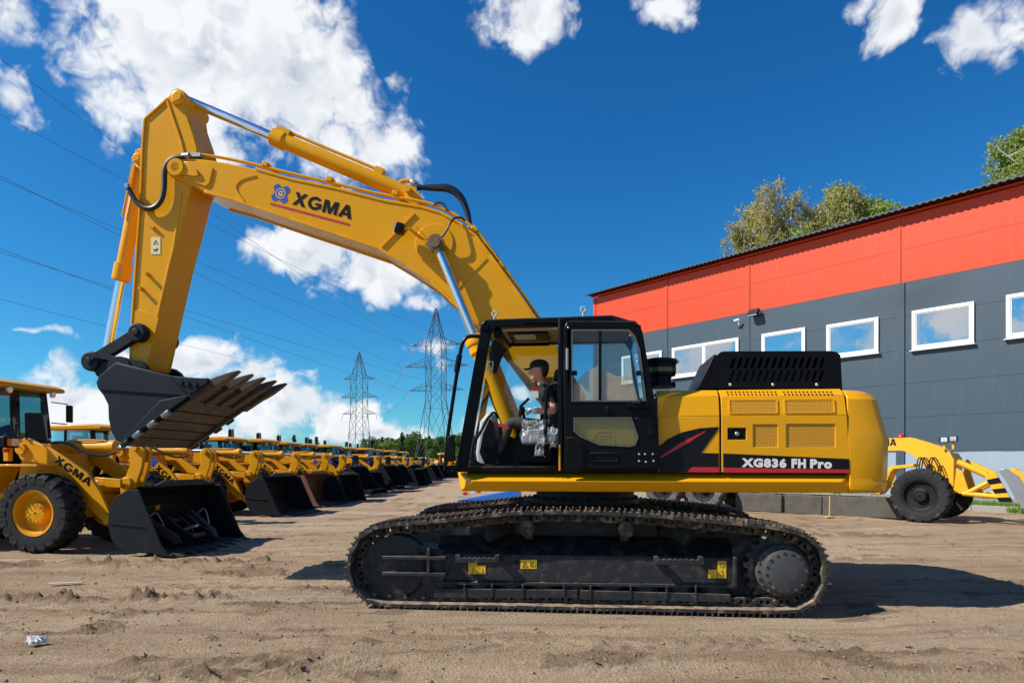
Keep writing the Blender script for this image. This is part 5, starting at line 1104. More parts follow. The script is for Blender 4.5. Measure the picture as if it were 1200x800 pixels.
    m = MB(); m.tube([P(x, y, -.62) for x, y in ((572, 424), (578, 424), (577, 434), (571, 434), (572, 424))], .012, 6); m.build('pillar_handle', GREYP, EX)
    m = MB(); m.box(P(569.5, 384, -1.52), (.05, .06, .05)); m.tube([P(568, 396, -1.4), P(565, 404, -1.36), P(562, 415, -1.36), P(566, 404, -1.36)], .008, 5); m.build('lamp_bracket', BLACK, EX)
    # interior: front console, levers, seat, side console
    m = MB(); m.prism(PP([(563, 494), (572, 483), (578, 484), (580, 499), (582, 520), (583, 545), (560, 545), (558, 530)], -1.15), -1.2, -.75); FC = m.build('front_console', LIGHTP, EX, .04)
    m = MB(); m.prism(PP([(574, 490), (579, 496), (582, 520), (582, 544), (568, 544), (562, 530), (566, 508)], -1.21), -1.215, -1.19); q = P(571, 527, -1.22); m.lathe([(.035, 0), (.04, .02)], q, (0, -1, 0), 14); m.build('console_face', BLACK2, FC)
    m = MB(); m.tube([P(x, y, -1.28) for x, y in ((584, 490), (580, 483), (575, 484), (562, 508), (555, 520), (553, 530), (557, 542), (575, 546))], .016, 8, 1); m.build('control_lever', BLACK, FC)
    m = MB(); m.box(P(630, 531, -1.0), (.42, .5, .26)); m.build('seat_box', BLACK2, EX, .03)
    m = MB(); m.prism(PP([(610, 504), (650, 504), (656, 508), (656, 520), (612, 520), (607, 512)], -1.2), -1.22, -.78); ST = m.build('seat', SEATM, EX, .04); m = MB(); m.prism(PP([(643, 506), (648, 452), (652, 446), (664, 446), (668, 455), (664, 508)], -1.2), -1.2, -.80); m.build('backrest', SEATM, ST, .04); m = MB(); m.prism(PP([(648, 444), (650, 434), (655, 431), (664, 432), (667, 444)], -1.1), -1.12, -.86); m.build('headrest', SEATM, ST, .03)
    m = MB(); m.prism(PP([(614, 504), (652, 500), (654, 520), (612, 521), (610, 511)], -1.3), -1.36, -1.24); SC_ = m.build('side_console', GREYP, EX, .03); m = MB(); m.cyl(P(617, 500, -1.31), P(613, 484, -1.31), .018, n=8); m.ball(P(612.5, 481, -1.31), (.03, .03, .05)); m.build('joystick', BLACK, SC_)
    m = MB(); m.tube([P(x, y, -1.25) for x, y in ((578, 495), (584, 497), (590, 499), (597, 502))], .012, 6); m.box(P(590, 499.5, -1.26), (.12, .02, .035), Euler((0, .35, 0)).to_matrix()); m.build('red_strap', mat('red_webbing', (.55, .015, .02), .7), EX)
    # window notices on the far glass
    m = MB(); m.prism(PP([(622, 455), (631, 455), (631, 466), (622, 466)], CF - .05), CF - .052, CF - .048); m.build('window_notice', WHITE, EX); m = MB(); m.prism(PP([(622, 454), (631, 454), (631, 457), (622, 457)], CF - .055), CF - .056, CF - .053); m.build('notice_stripe', RED, EX)
cab()

# ---- clear film wrapped round the seat and consoles
def film(c, w, h, seed, label):
    """a crumpled sheet draped over what stands behind it"""
    n, m_ = 34, 30; u, v = np.meshgrid(np.linspace(-1, 1, n), np.linspace(-1, 1, m_)); o = seed * 13.7
    rid = lambda f, k: 1 - 2.2 * np.abs(vnoise(u * f + o + k, v * f - o + k))
    x = w * u * (1 + .25 * vnoise(v * 2.2 + o, u * 0 + o)) + .05 * vnoise(u * 3 + o, v * 3); z = h * v * (1 + .35 * vnoise(u * 2.6 + o, u * 0 + 4 + o)) + .05 * vnoise(u * 3, v * 3 + o) - .12 * h * u * u
    y = -.05 * (1 - u * u) * (1 - v * v) - .055 * rid(2.3, 1) - .03 * rid(5.1, 7) + .07 * v
    V = [(a, b, d) for a, b, d in zip(x.ravel(), y.ravel(), z.ravel())]; F = [(r * n + k, r * n + k + 1, r * n + n + k + 1, r * n + n + k) for r in range(m_ - 1) for k in range(n - 1)]
    me = bpy.data.meshes.new('plastic_film'); me.from_pydata(V, [], F); me.materials.append(FILM); me.shade_smooth(); me.set_sharp_from_angle(angle=R(28)); ob = bpy.data.objects.new('plastic_film', me); COL.objects.link(ob)
    ob.location = (EF.o[0] + c.x * EF.c + c.y * EF.s, EF.o[1] - c.x * EF.s + c.y * EF.c, c.z); ob.rotation_euler = (0, 0, EF.rz); tag(ob, label, 'plastic film', 'plastic film in the cab')
film(P(625, 504, -1.42), .135, .115, 1, 'crumpled clear plastic film over the console beside the seated operator')
film(P(633, 520, -1.43), .055, .13, 2, 'hanging end of clear plastic film below the seat console')
film(P(649, 512, -1.42), .05, .13, 3, 'clear plastic film bunched behind the seat beside the door pillar')

# ---- the operator
def skin_obj(name, joints, edges, mt, parent, sub=2):
    me = bpy.data.meshes.new(name); me.from_pydata([j[0] for j in joints], edges, []); o = bpy.data.objects.new(name, me); COL.objects.link(o)
    s = o.modifiers.new('skin', 'SKIN'); s.use_smooth_shade = True; s.branch_smoothing = .4
    for i, j in enumerate(joints):
        r = j[1]; me.skin_vertices[0].data[i].radius = r if isinstance(r, tuple) else (r, r); me.skin_vertices[0].data[i].use_root = i == 0
    u = o.modifiers.new('sub', 'SUBSURF'); u.levels = sub; u.render_levels = sub
    bpy.context.view_layer.update(); me2 = bpy.data.meshes.new_from_object(o.evaluated_get(bpy.context.evaluated_depsgraph_get())); o.modifiers.clear(); o.data = me2
    me2.materials.clear(); [me2.materials.append(x) for x in (mt if isinstance(mt, list) else [mt])]; me2.shade_smooth(); o.parent = parent; return o
def person():
    q = P(645, 500, -1.0); ROOT = empty('person', (EF.o[0] + q.x * EF.c + q.y * EF.s, EF.o[1] - q.x * EF.s + q.y * EF.c, q.z), EF.rz, 'man in black cap, black T-shirt and white gloves sitting in the excavator cab', 'person')
    J = lambda x, y, k: P(x, y, k) - q
    hip = J(643, 499, -1.0); wa = J(644, 486, -1.0); ch = J(644, 468, -1.0); nb = J(639, 456, -1.0); nk = J(635, 448, -1.0); hd = J(631, 440, -1.0); hd2 = J(631, 431, -1.0); ctop = J(633, 424, -1.0)
    js = [(hip, (.15, .13)), (wa, (.135, .115)), (ch, (.16, .13)), (nb, (.10, .085)), (nk, .056), (hd, .058)]; ed = [(0, 1), (1, 2), (2, 3), (3, 4), (4, 5)]
    for k, ys in ((-1, -1.20), (1, -.80)):
        sh = J(645, 460, ys); el = J(650, 482, ys + .05 * k); wr = J(626, 481, ys - .02 * k); b = len(js)
        js += [(sh, .068), (sh.lerp(el, .5), .056), (el, .047), (el.lerp(wr, .45), .043), (wr, .030)]; ed += [(3, b), (b, b + 1), (b + 1, b + 2), (b + 2, b + 3), (b + 3, b + 4)]
        kn = J(598, 494, -1.0 + .13 * k); an = J(583, 533, -1.0 + .13 * k); hp = J(638, 501, -1.0 + .10 * k); b = len(js)
        js += [(hp, .105), (hp.lerp(kn, .5), .088), (kn, .068), (kn.lerp(an, .4), .062), (an, .045)]; ed += [(0, b), (b, b + 1), (b + 1, b + 2), (b + 2, b + 3), (b + 3, b + 4)]
    body = skin_obj('body', js, ed, [SKIN, SHIRT, TROUSER], ROOT, 2)
    for p in body.data.polygons:      # sleeve ends above the elbow, trousers from the waist down
        c = p.center; p.material_index = 0
        if c.x < hip.x + .4 and c.z < wa.z - .03 and (c.z < wa.z - .10 or c.x < -.10): p.material_index = 2
        elif c.z > J(640, 478, -1)[2] and c.z < nk.z - .035 and c.x > J(633, 470, -1)[0]: p.material_index = 1
        elif abs(c.y) < .165 and c.z < nk.z - .03: p.material_index = 1
        if abs(c.y) > .15 and c.z < J(640, 473, -1)[2] and c.z > wa.z - .05 + .04 - .2 and p.material_index != 2: p.material_index = 0 if c.z < J(640, 474, -1)[2] else 1
    # head: profile lofted with brow, nose, lips and chin, facing left
    H = MB(); Hc = J(631, 434, -1.0); sc = .128; rings = []
    for (z, f, bk, w) in ((-.95, -.30, .35, .30), (-.86, -.62, .40, .40), (-.74, -.74, .46, .50), (-.60, -.72, .58, .57), (-.48, -.76, .70, .60), (-.40, -.74, .76, .62), (-.28, -.78, .82, .65), (-.15, -.80, .86, .67), (.02, -.74, .90, .69), (.16, -.78, .92, .69), (.40, -.74, .92, .66), (.65, -.58, .80, .56), (.84, -.32, .55, .38), (.92, -.05, .25, .15)):
        c = (f + bk) / 2; rx = (bk - f) / 2; rings.append([Hc + Vector(((c + rx * math.cos(a * .3927)) * sc, w * math.sin(a * .3927) * sc * (1 - .12 * (math.cos(a * .3927) < -.5)), z * sc)) for a in range(16)])
    H.loft(rings); HD = H.build('head', SKIN, ROOT, angle=80)
    m = MB(); m.loft([[Hc + Vector((x * sc, y * sc, z * sc)) for x, y, z in l] for l in (((-.72, -.07, .10), (-.72, .07, .10), (-.66, .07, .06), (-.66, -.07, .06)), ((-.88, -.09, -.10), (-.88, .09, -.10), (-.70, .11, -.12), (-.70, -.11, -.12)), ((-1.0, -.12, -.24), (-1.0, .12, -.24), (-.74, .16, -.26), (-.74, -.16, -.26)), ((-.86, -.08, -.31), (-.86, .08, -.31), (-.74, .10, -.31), (-.74, -.10, -.31)))]); m.build('nose', SKIN, HD, .004, angle=60)
    m = MB()
    for s in (-1, 1): m.ball(Hc + Vector((.10 * sc, .69 * sc * s, -.12 * sc)), (.10 * sc, .06 * sc, .19 * sc), 10, 8, Euler((0, .25, 0)).to_matrix())
    m.build('ear', SKIN, HD)
    for s in (-1, 1): m = MB(); m.ball(Hc + Vector((-.70 * sc, .27 * sc * s, .0)), .075 * sc, 8, 6); m.build('eye', WHITE, HD); m = MB(); m.ball(Hc + Vector((-.74 * sc, .28 * sc * s, .0)), .045 * sc, 8, 6); m.build('iris', HAIR, HD)
    m = MB(); m.tube([Hc + Vector((-.62 * sc, -.38 * sc, .17 * sc)), Hc + Vector((-.76 * sc, -.22 * sc, .19 * sc)), Hc + Vector((-.77 * sc, -.10 * sc, .15 * sc))], .035 * sc, 5); m.tube([Hc + Vector((-.62 * sc, .38 * sc, .17 * sc)), Hc + Vector((-.76 * sc, .22 * sc, .19 * sc)), Hc + Vector((-.77 * sc, .10 * sc, .15 * sc))], .035 * sc, 5); m.build('eyebrow', HAIR, HD)
    m = MB(); m.tube([Hc + Vector((-.68 * sc, -.24 * sc, -.53 * sc)), Hc + Vector((-.79 * sc, 0, -.52 * sc)), Hc + Vector((-.68 * sc, .24 * sc, -.53 * sc))], .04 * sc, 6); m.build('lips', mat('lips', (.36, .14, .11), .5), HD)
    m = MB(); rr = []
    for (z, f, bk, w) in ((-.62, .38, .66, .44), (-.45, .20, .80, .60), (-.2, .12, .92, .70), (.05, .0, .96, .72), (.25, -.3, .97, .72), (.35, -.3, .95, .70)):
        c = (f + bk) / 2; rx = (bk - f) / 2; rr.append([Hc + Vector(((c + rx * math.cos(a * .3927)) * sc, w * math.sin(a * .3927) * sc, z * sc)) for a in range(16)])
    m.loft(rr); m.build('hair', HAIR, HD, angle=60)
    m = MB(); rr = []
    for (z, r_) in ((.20, 1.0), (.45, .99), (.70, .90), (.88, .68), (.98, .36), (1.0, .05)): rr.append([Hc + Vector(((.08 + .90 * r_ * math.cos(a * .3927)) * sc, .74 * r_ * math.sin(a * .3927) * sc, (z + .02) * sc)) for a in range(16)])
    m.loft(rr); CP = m.build('cap', SHIRT, HD, angle=60)
    m = MB(); br = [(-1.42, -.0), (-1.36, .34), (-1.15, .52), (-.70, .62), (-.70, -.62), (-1.15, -.52), (-1.36, -.34)]; zz = lambda x, y: .22 + .14 * (x + .7) - .22 * y * y
    vs = [Hc + Vector((x * sc, y * sc, (zz(x, y) + d) * sc)) for d in (0, .05) for x, y in br]; m.add(vs, [tuple(range(7)), tuple(range(7, 14))] + [(i, (i + 1) % 7, 7 + (i + 1) % 7, 7 + i) for i in range(7)]); m.build('cap_peak', SHIRT, CP)
    # gloved hands: palm, four curled fingers and a thumb, closed on the levers
    for k, ys in ((-1, -1.20), (1, -.80)):
        w = J(626, 481, ys - .02 * k); d = Vector((-1, 0, -.02)).normalized(); js = [(w, .030), (w + d * .045, (.030, .040)), (w + d * .09, (.024, .044))]; ed = [(0, 1), (1, 2)]
        for f in range(4):
            y = (-.036 + .024 * f); L = (.032, .037, .035, .028)[f]; b = len(js); a0 = w + d * .10 + Vector((0, y, .012)); a1 = a0 + d * L + Vector((0, 0, -.012)); a2 = a1 + Vector((-.006, 0, -.032)); a3 = a2 + Vector((.022, 0, -.018))
            js += [(a0, .0125), (a1, .0115), (a2, .011), (a3, .009)]; ed += [(2, b), (b, b + 1), (b + 1, b + 2), (b + 2, b + 3)]
        b = len(js); t0 = w + d * .045 + Vector((0, -.035 * -k, .0)); t1 = t0 + Vector((-.03, .012 * k, -.024)); t2 = t1 + Vector((-.024, -.006 * k, -.022)); js += [(t0, .016), (t1, .0135), (t2, .011)]; ed += [(1, b), (b, b + 1), (b + 1, b + 2)]
        skin_obj('gloved_hand', js, ed, GLOVE, ROOT, 1)
        m = MB(); m.lathe([(.036, 0), (.04, .01), (.038, .05)], w + Vector((-.005, 0, 0)), (1, 0, 0), 12); m.build('glove_cuff', GLOVE, ROOT)
        an = J(583, 534, -1.0 + .13 * k); m = MB()
        m.loft([[an + Vector((x, yy * wd, z)) for x, z in ((.06, .05), (.07, -.03), (.07, -.075), (-.05, -.075), (-.15, -.075), (-.195, -.06), (-.20, -.03), (-.13, -.005), (-.06, .05))] for yy, wd in ((-1, .035), (-.6, .048), (.6, .048), (1, .035))]); m.build('work_shoe', BLACK2, ROOT, .012, angle=50)
person()

# ------------------------------------------------------------------ wheels
def tyre_mesh(Rr, w, rim, mt, nl=20):
    m = MB(); h = w / 2; t = Rr * .055
    m.lathe([(rim, -h * .78), (rim * 1.12, -h * .95), (Rr * .80, -h * 1.02), (Rr * .90, -h * .98), (Rr - t, -h * .82), (Rr - t, h * .82), (Rr * .90, h * .98), (Rr * .80, h * 1.02), (rim * 1.12, h * .95), (rim, h * .78)], (0, 0, 0), (0, 1, 0), 48, False)
    for k in range(nl):
        for s in (-1, 1):
            a0 = 2 * math.pi * (k + (.5 if s > 0 else 0)) / nl; da = 2 * math.pi / nl; rg = []
            for (y, f, ra) in ((.0, .34, Rr), (.45, .16, Rr), (.86, -.02, Rr * .985), (1.035, -.05, Rr * .93), (1.03, -.05, Rr * .865)):
                ww = .25 if y < .8 else .30; rg.append([Vector((r_ * math.cos(a0 + da * (f + q)), s * h * y, r_ * math.sin(a0 + da * (f + q)))) for r_, q in ((ra, -ww), (ra, ww), (ra - t * 2.2, ww + .04), (ra - t * 2.2, -ww - .04))])
            m.loft(rg)
    return m.mesh('tyre', mt, 35)
def rim_mesh(rim, w, mt, hub=.5, deep=.5):
    m = MB(); h = w / 2
    m.lathe([(rim * 1.10, -h * .98), (rim * 1.12, -h * .90), (rim * .97, -h * .86), (rim * .86, -h * (1 - deep)), (rim * hub * 1.15, -h * (1 - deep) + .01), (rim * hub, -h * (1 - deep) - .06), (rim * hub * .92, -h * (1 - deep) - .09), (.02, -h * (1 - deep) - .10)], (0, 0, 0), (0, 1, 0), 36, False)
    for k in range(12): a = k * math.pi / 6; e = Vector((rim * hub * .8 * math.cos(a), -h * (1 - deep) - .085, rim * hub * .8 * math.sin(a))); m.cyl(e + Vector((0, .03, 0)), e + Vector((0, -.035, 0)), rim * .035, n=6)
    m.lathe([(rim * 1.1, h * .95), (rim * .9, h * .85), (rim * .5, h * .3), (.02, h * .3)], (0, 0, 0), (0, 1, 0), 24, False)
    return m.mesh('rim', mt, 30)
TY = tyre_mesh(.70, .46, .37, RUBBER); RM = rim_mesh(.37, .46, YELLOW2, .52, .72)
def wheel(parent, x, y, z, ty, rm, side):
    w = inst('wheel', ty, parent, Matrix.Translation((x, y, z)) @ Matrix.Rotation(0 if side < 0 else math.pi, 4, 'Z') @ Matrix.Rotation(random.random() * 3, 4, 'Y')); w.name = 'tyre'; r = inst('rim', rm, w); return w

# ------------------------------------------------------------------ wheel loaders
LF = Frame((-8.22, 12.74), 7)
def loader(loc, rz, label, low, bucket_mat, group='wheel loaders parked in a row', AM=None):
    AM = AM or YELLOW2
    root = empty('wheel_loader', loc, rz, label, 'wheel loader', group)
    for x in (0, -2.65):
        for s in (-1, 1): wheel(root, x, .93 * s, .70, TY, RM, s)
    m = MB(); m.prism([(-1.15, .55), (.25, .55), (.42, .85), (.42, 1.15), (-.1, 1.30), (-.3, 1.95), (-.85, 1.95), (-1.0, 1.2)], -.42, .42); m.build('front_frame', YELLOW2, root, .03)
    m = MB(); m.cyl((0, -.75, .70), (0, .75, .70), .17, n=12); m.build('front_axle', YELLOW2, root); m = MB(); m.cyl((-2.65, -.75, .70), (-2.65, .75, .70), .17, n=12); m.build('rear_axle', YELLOW2, root)
    m = MB(); m.prism([(-4.4, .65), (-1.2, .55), (-1.1, 1.15), (-1.6, 1.25), (-4.4, 1.2)], -.48, .48); m.build('rear_frame', YELLOW2, root, .03)
    hz = 2.15 if not low else 1.8
    m = MB(); m.prism([(-4.75, 1.0), (-4.75, hz - .25), (-4.45, hz), (-2.9, hz + .06), (-2.9, 1.0)], -.78, .78); m.build('engine_hood', YELLOW2, root, .06)
    m = MB(); m.box((-4.8, 0, 1.05), (.35, 1.5, .8)); m.build('counterweight', CHAR, root, .08)
    for s in (-1, 1):
        m = MB(); ar = [(-.98, 1.05), (-.72, 1.55), (-.60, 1.56), (.08, 1.56), (.08, 1.52), (-.57, 1.52), (-.68, 1.52), (-.94, 1.03)]; m.prism(ar, s * .66, s * 1.14); m.build('front_fender', YELLOW2, root, .012)
        m = MB(); ar = [(-3.6, 1.0), (-3.3, 1.5), (-2.0, 1.5), (-1.75, 1.05), (-1.80, 1.03), (-2.04, 1.45), (-3.26, 1.45), (-3.55, .98)]; m.prism(ar, s * .70, s * 1.14); m.build('rear_fender', YELLOW2, root, .012)
        m = MB(); m.prism([(-.80, 2.02), (-.62, 2.04), (-.14, 1.84), (.57, 1.41), (.84, 1.07), (1.05, .64), (1.50, .30), (1.46, .18), (1.05, .46), (.93, .50), (.62, .76), (.36, 1.19), (-.17, 1.54), (-.75, 1.64), (-.86, 1.84)], s * .52, s * .60); A = m.build('lift_arm', AM, root, .014)
        m = MB(); m.lathe([(.05, -.03), (.10, -.03), (.11, 0), (.11, .15)], (-.72, s * .62, 1.84), (0, -s, 0), 16); m.build('pin', YELLOW2, A); m = MB(); m.lathe([(.04, -.03), (.09, -.02), (.09, .12)], (1.0, s * .62, .56), (0, -s, 0), 14); m.build('pin', YELLOW2, A)
        yk_ = s * .604
        if s < 0:
            p0 = Vector((*LF.at(63, 540.5, -.604)[:1], -.604, LF.at(63, 540.5, -.604)[1])); p1 = Vector((LF.at(104.5, 570, -.604)[0], -.604, LF.at(104.5, 570, -.604)[1])); ux = p1 - p0; uz = Vector((-ux.z, 0, ux.x))
            if low: p0 = Vector((.18, -.604, 1.44)); p1 = Vector((.76, -.604, .92)); ux = p1 - p0; uz = Vector((-ux.z, 0, ux.x))
            brand(A, p0, ux, uz, ux.length, .145, INK)
            if low:
                d = ux.normalized(); u = uz.normalized(); e = p0 - u * .03 - d * .26; m = MB(); m.add([e, e + d * .95, e + d * .95 - u * .03, e - u * .03], [(0, 1, 2, 3)]); m.build('red_underline', RED, A)
                c = p0 - d * .14 + u * .09; m = MB(); m.add([c + d * (.10 * r * math.cos(R(a))) + u * (.10 * r * math.sin(R(a))) for a, r in [(i * 22.5, 1.15 if i % 4 in (1, 2, 3) else .72) for i in range(16)]], [tuple(range(16))]); m.build('brand_emblem', BLUE, A)
        m = MB(); m.cyl((-.75, s * .36, 1.0), (.10, s * .36, 1.16), .075, n=12); m.build('lift_cylinder', YELLOW2, root); m = MB(); m.cyl((.10, s * .36, 1.16), (.62, s * .36, 1.22), .04, n=10); m.build('lift_cylinder_rod', CHROME, root)
        m = MB(); m.box((-.62, s * .98, 1.95), (.14, .30, .20)); HL = m.build('headlight', BLACK2, root, .02); m = MB(); m.box((-.545, s * .93, 1.95), (.014, .15, .13)); m.build('lens', LAMPG, HL); m = MB(); m.box((-.545, s * 1.05, 1.95), (.014, .07, .13)); m.build('indicator', ORANGEL, HL)
        m = MB(); m.box((-.68, s * .93, 1.74), (.10, .10, .25)); m.build('lamp_post', YELLOW2, root, .01); m = MB(); m.box((-.60, s * 1.05, 1.80), (.03, .12, .06)); m.build('marker_light', REDL, root)
    m = MB(); m.cyl((.40, -.52, 1.10), (.40, .52, 1.10), .11, n=14); m.build('cross_tube', YELLOW2, root)
    m = MB()
    for y in (-.13, .05): m.prism([(1.06, 1.84), (1.12, 1.93), (1.26, 1.94), (1.36, 1.84), (1.32, 1.50), (1.16, 1.06), (1.03, .84), (.90, .86), (.88, 1.10), (.98, 1.3), (1.08, 1.55)], y, y + .08)
    m.lathe([(.05, -.02), (.11, -.02), (.12, 0), (.12, .34)], (1.04, -.19, 1.2), (0, 1, 0), 18); m.lathe([(.06, 0), (.06, .36)], (1.2, -.18, 1.86), (0, 1, 0), 12); m.build('rocker_arm', AM, root, .01)
    m = MB(); m.prism([(.42, 1.14), (.50, 1.32), (1.02, 1.28), (1.02, 1.12)], -.30, -.24); m.build('rocker_bracket', YELLOW2, root, .01); m = MB(); m.prism([(.42, 1.14), (.50, 1.32), (1.02, 1.28), (1.02, 1.12)], .24, .30); m.build('rocker_bracket', YELLOW2, root, .01)
    m = MB(); m.lathe([(.07, 0), (.11, .05), (.115, .1), (.115, 1.02), (.135, 1.04), (.135, 1.16), (.06, 1.18)], (-.45, 0, 1.88), (1, 0, .0), 18); m.tube([(-.2, -.1, 2.0), (.3, -.1, 2.01), (.55, -.06, 1.99)], .02, 6); m.build('tilt_cylinder', AM, root); m = MB(); m.cyl((.70, 0, 1.88), (1.18, 0, 1.87), .05, n=12); m.build('tilt_cylinder_rod', CHROME, root)
    m = MB(); m.tube([(-.4, -.35, 1.95), (-.1, -.3, 1.98), (.3, -.28, 1.76), (.62, -.22, 1.70), (.8, -.14, 1.78)], .026, 7, 2); m.build('hydraulic_hose', HOSE, root)
    m = MB(); m.bar((.98, 0, .90), (1.55, 0, .72), .12, .14); m.build('bucket_link', YELLOW2, root, .01)
    # bucket
    pr = [Vector(p) for p in ((2.10, 0, 1.19), (1.86, 0, 1.13), (1.62, 0, 1.0), (1.52, 0, .80), (1.50, 0, .55), (1.56, 0, .30), (1.70, 0, .13), (1.90, 0, .06), (2.60, 0, .035))]
    B = MB(); n_ = len(pr)
    for i in range(n_ - 1):
        a, b = pr[i], pr[i + 1]; t = (b - a).normalized(); n = Vector((-t.z, 0, t.x)) * .03; n = n if n.x > 0 or n.z > 0 else -n
        vs = [(v.x, y, v.z) for y in (-1.20, 1.20) for v in (a, b, b + n, a + n)]; B.add(vs, [(0, 1, 5, 4), (2, 3, 7, 6), (0, 4, 7, 3), (1, 2, 6, 5)])
    BK = B.build('bucket', bucket_mat, root, angle=40)
    for s in (-1, 1):
        m = MB(); m.prism([(1.62, 1.0), (1.86, 1.13), (2.06, 1.12), (2.46, .20), (2.62, .06), (1.90, .06), (1.70, .13), (1.56, .30), (1.50, .55), (1.52, .80)], s * 1.20, s * 1.235); m.build('side_plate', bucket_mat, BK, .006)
        m = MB(); m.prism([(1.94, 1.13), (2.07, 1.14), (2.50, .20), (2.64, .04), (2.40, .04), (2.36, .18)], s * 1.236, s * 1.265); m.build('side_edge', bucket_mat, BK, .006); m = MB(); m.bar((1.53, s * 1.24, .56), (2.22, s * 1.24, .50), .02, .03); m.build('side_rib', bucket_mat, BK)
    m = MB(); m.box((2.58, 0, .035), (.22, 2.5, .035)); m.build('cutting_edge', WORN if not low else CHAR, BK, .006); m = MB(); m.prism([(-.95, 1.16), (-.55, 1.27), (.55, 1.27), (.95, 1.16)], 2.06, 2.10, axis='x'); m.build('spill_guard', bucket_mat, BK)
    for k in range(8): y = -1.15 + k * 2.3 / 7; m = MB(); m.prism([(2.45, .01), (2.55, .085), (2.72, .06), (2.86, .02), (2.84, .0)], y - .05, y + .05); m.build('tooth', WORN, BK, .008)
    # cab
    zr, zw, zf = (3.12, 2.08, 1.35) if not low else (2.50, 1.72, 1.2); xf, xr, hw = -1.28, -2.75, .72
    m = MB(); m.prism([(xr, zf), (xf - .05, zf), (xf, zw - .1), (xf - .02, zw), (xr, zw)], -hw, hw); m.build('cab_body', BLACK2, root, .03)
    m = MB(); m.prism([(xr - .14, zr - .12), (xr - .10, zr), (xf + .02, zr + .03), (xf + .22, zr - .05), (xf + .22, zr - .12)], -hw - .10, hw + .10); m.build('cab_roof', YELLOW2, root, .04)
    for s in (-1, 1):
        for x, nm in ((xf - .05, 'front_pillar'), ((xf + xr) / 2 - .1, 'door_pillar'), (xr + .05, 'rear_pillar')): m = MB(); m.bar((x, s * (hw - .04), zw), (x - (.10 if nm == 'front_pillar' else 0), s * (hw - .06), zr - .1), .08); m.build(nm, BLACK, root)
        m = MB(); m.add([(xf - .05, s * hw, zw), (xf - .13, s * (hw - .02), zr - .12), (xr + .05, s * (hw - .02), zr - .12), (xr + .05, s * hw, zw)], [(0, 1, 2, 3)]); m.build('side_glass', GLASST, root)
        m = MB(); m.tube([(xf - .02, s * hw, zr - .30), (xf + .12, s * .98, zr - .32)], .012, 5); m.tube([(xf - .02, s * hw, zr - .72), (xf + .12, s * .98, zr - .74)], .012, 5); MR = m.build('mirror_arm', BLACK, root); m = MB(); m.box((xf + .13, s * 1.02, zr - .52), (.05, .16, .36)); m.build('mirror', BLACK2, MR, .02)
        m = MB(); m.lathe([(.03, 0), (.06, .02), (.06, .06)], (xf + .17, s * .5, zr - .17), (1, 0, -.2), 10); m.build('roof_lamp', LAMPG, root)
    m = MB(); m.add([(xf - .01, -hw, zw - .05), (xf - .01, hw, zw - .05), (xf - .10, hw - .03, zr - .12), (xf - .10, -hw + .03, zr - .12)], [(0, 1, 2, 3)]); m.build('windscreen', GLASST, root)
    m = MB(); m.add([(xr, -hw, zw), (xr, hw, zw), (xr, hw - .03, zr - .12), (xr, -hw + .03, zr - .12)], [(0, 1, 2, 3)]); m.build('rear_window', GLASST, root)
    m = MB(); m.tube([(xf + .02, -.2, zw), (xf + .01, -.25, zw + .3), (xf - .05, -.1, zr - .35)], .012, 5); m.build('wiper', BLACK, root)
    m = MB(); m.box((-2.1, 0, zw - .1), (.5, .5, .3)); m.box((-2.3, 0, zw + .25), (.14, .46, .6)); m.build('seat', SEATM, root, .04); m = MB(); m.tube([(-1.5, 0, zw - .1), (-1.62, 0, zw + .12)], .03, 6); m.lathe([(.17, 0), (.19, .015), (.17, .03)], (-1.64, 0, zw + .13), (-.6, 0, 1), 16); m.build('steering_wheel', BLACK, root)
    m = MB(); m.tube([(-.82, -.62, 1.95), (-.82, -.62, 2.30), (-.62, -.62, 2.32), (-.60, -.62, 2.0)], .018, 6); m.build('handrail', BLACK, root)
    if low:
        for y in (.28, .50): m = MB(); m.prism([(-3.06, zr - .1), (-2.94, zr - .1), (-2.95, zr + .42), (-2.99, zr + .50), (-3.05, zr + .42)], y - .06, y + .06); m.build('exhaust_stack', BLACK if y < .4 else RUST, root, .03)
        m = MB(); m.bar((-.95, -.6, 1.93), (-.95, .6, 1.93), .05); m.build('hose_guard', YELLOW2, root)
    return root
LOADER = loader((-8.22, 12.74, 0), LF.rz, 'nearest yellow wheel loader with tall cab, its black bucket holding steel attachments', False, CHAR)
LOW = loader((0, 0, 0), R(-6), 'yellow wheel loader without a bucket, half hidden behind the bucket of the nearest loader', True, CHAR)
LOWR = loader((0, 0, 0), R(-6), 'yellow wheel loader whose open bucket is rusty brown inside', True, RUST)
LOWB = loader((0, 0, 0), R(-6), 'yellow wheel loader with black lift arms', True, CHAR, AM=CHAR)
def put(o, d, X, deg):
    t = R(deg); o.rotation_euler = (0, 0, -t); o.location = (X - 2.63 * math.cos(t) + 1.22 * math.sin(t), d + 2.63 * math.sin(t) + 1.22 * math.cos(t), 0)
ORD = ['third', 'fourth', 'fifth', 'sixth', 'seventh', 'eighth', 'ninth', 'tenth', 'eleventh', 'twelfth', 'thirteenth', 'fourteenth', 'fifteenth', 'sixteenth']
rows = [(19.2, -6.62, 6), (23.4, -6.75, 6), (26.0, -6.5, 5), (29.2, -6.4, 7), (32.0, -6.4, 5), (34.9, -6.35, 6), (37.6, -6.3, 4), (40.4, -6.3, 6), (43.3, -6.2, 5), (46.0, -6.2, 6), (48.8, -6.1, 5), (51.8, -6.0, 5), (55.0, -6.0, 4), (58.5, -5.9, 6)]
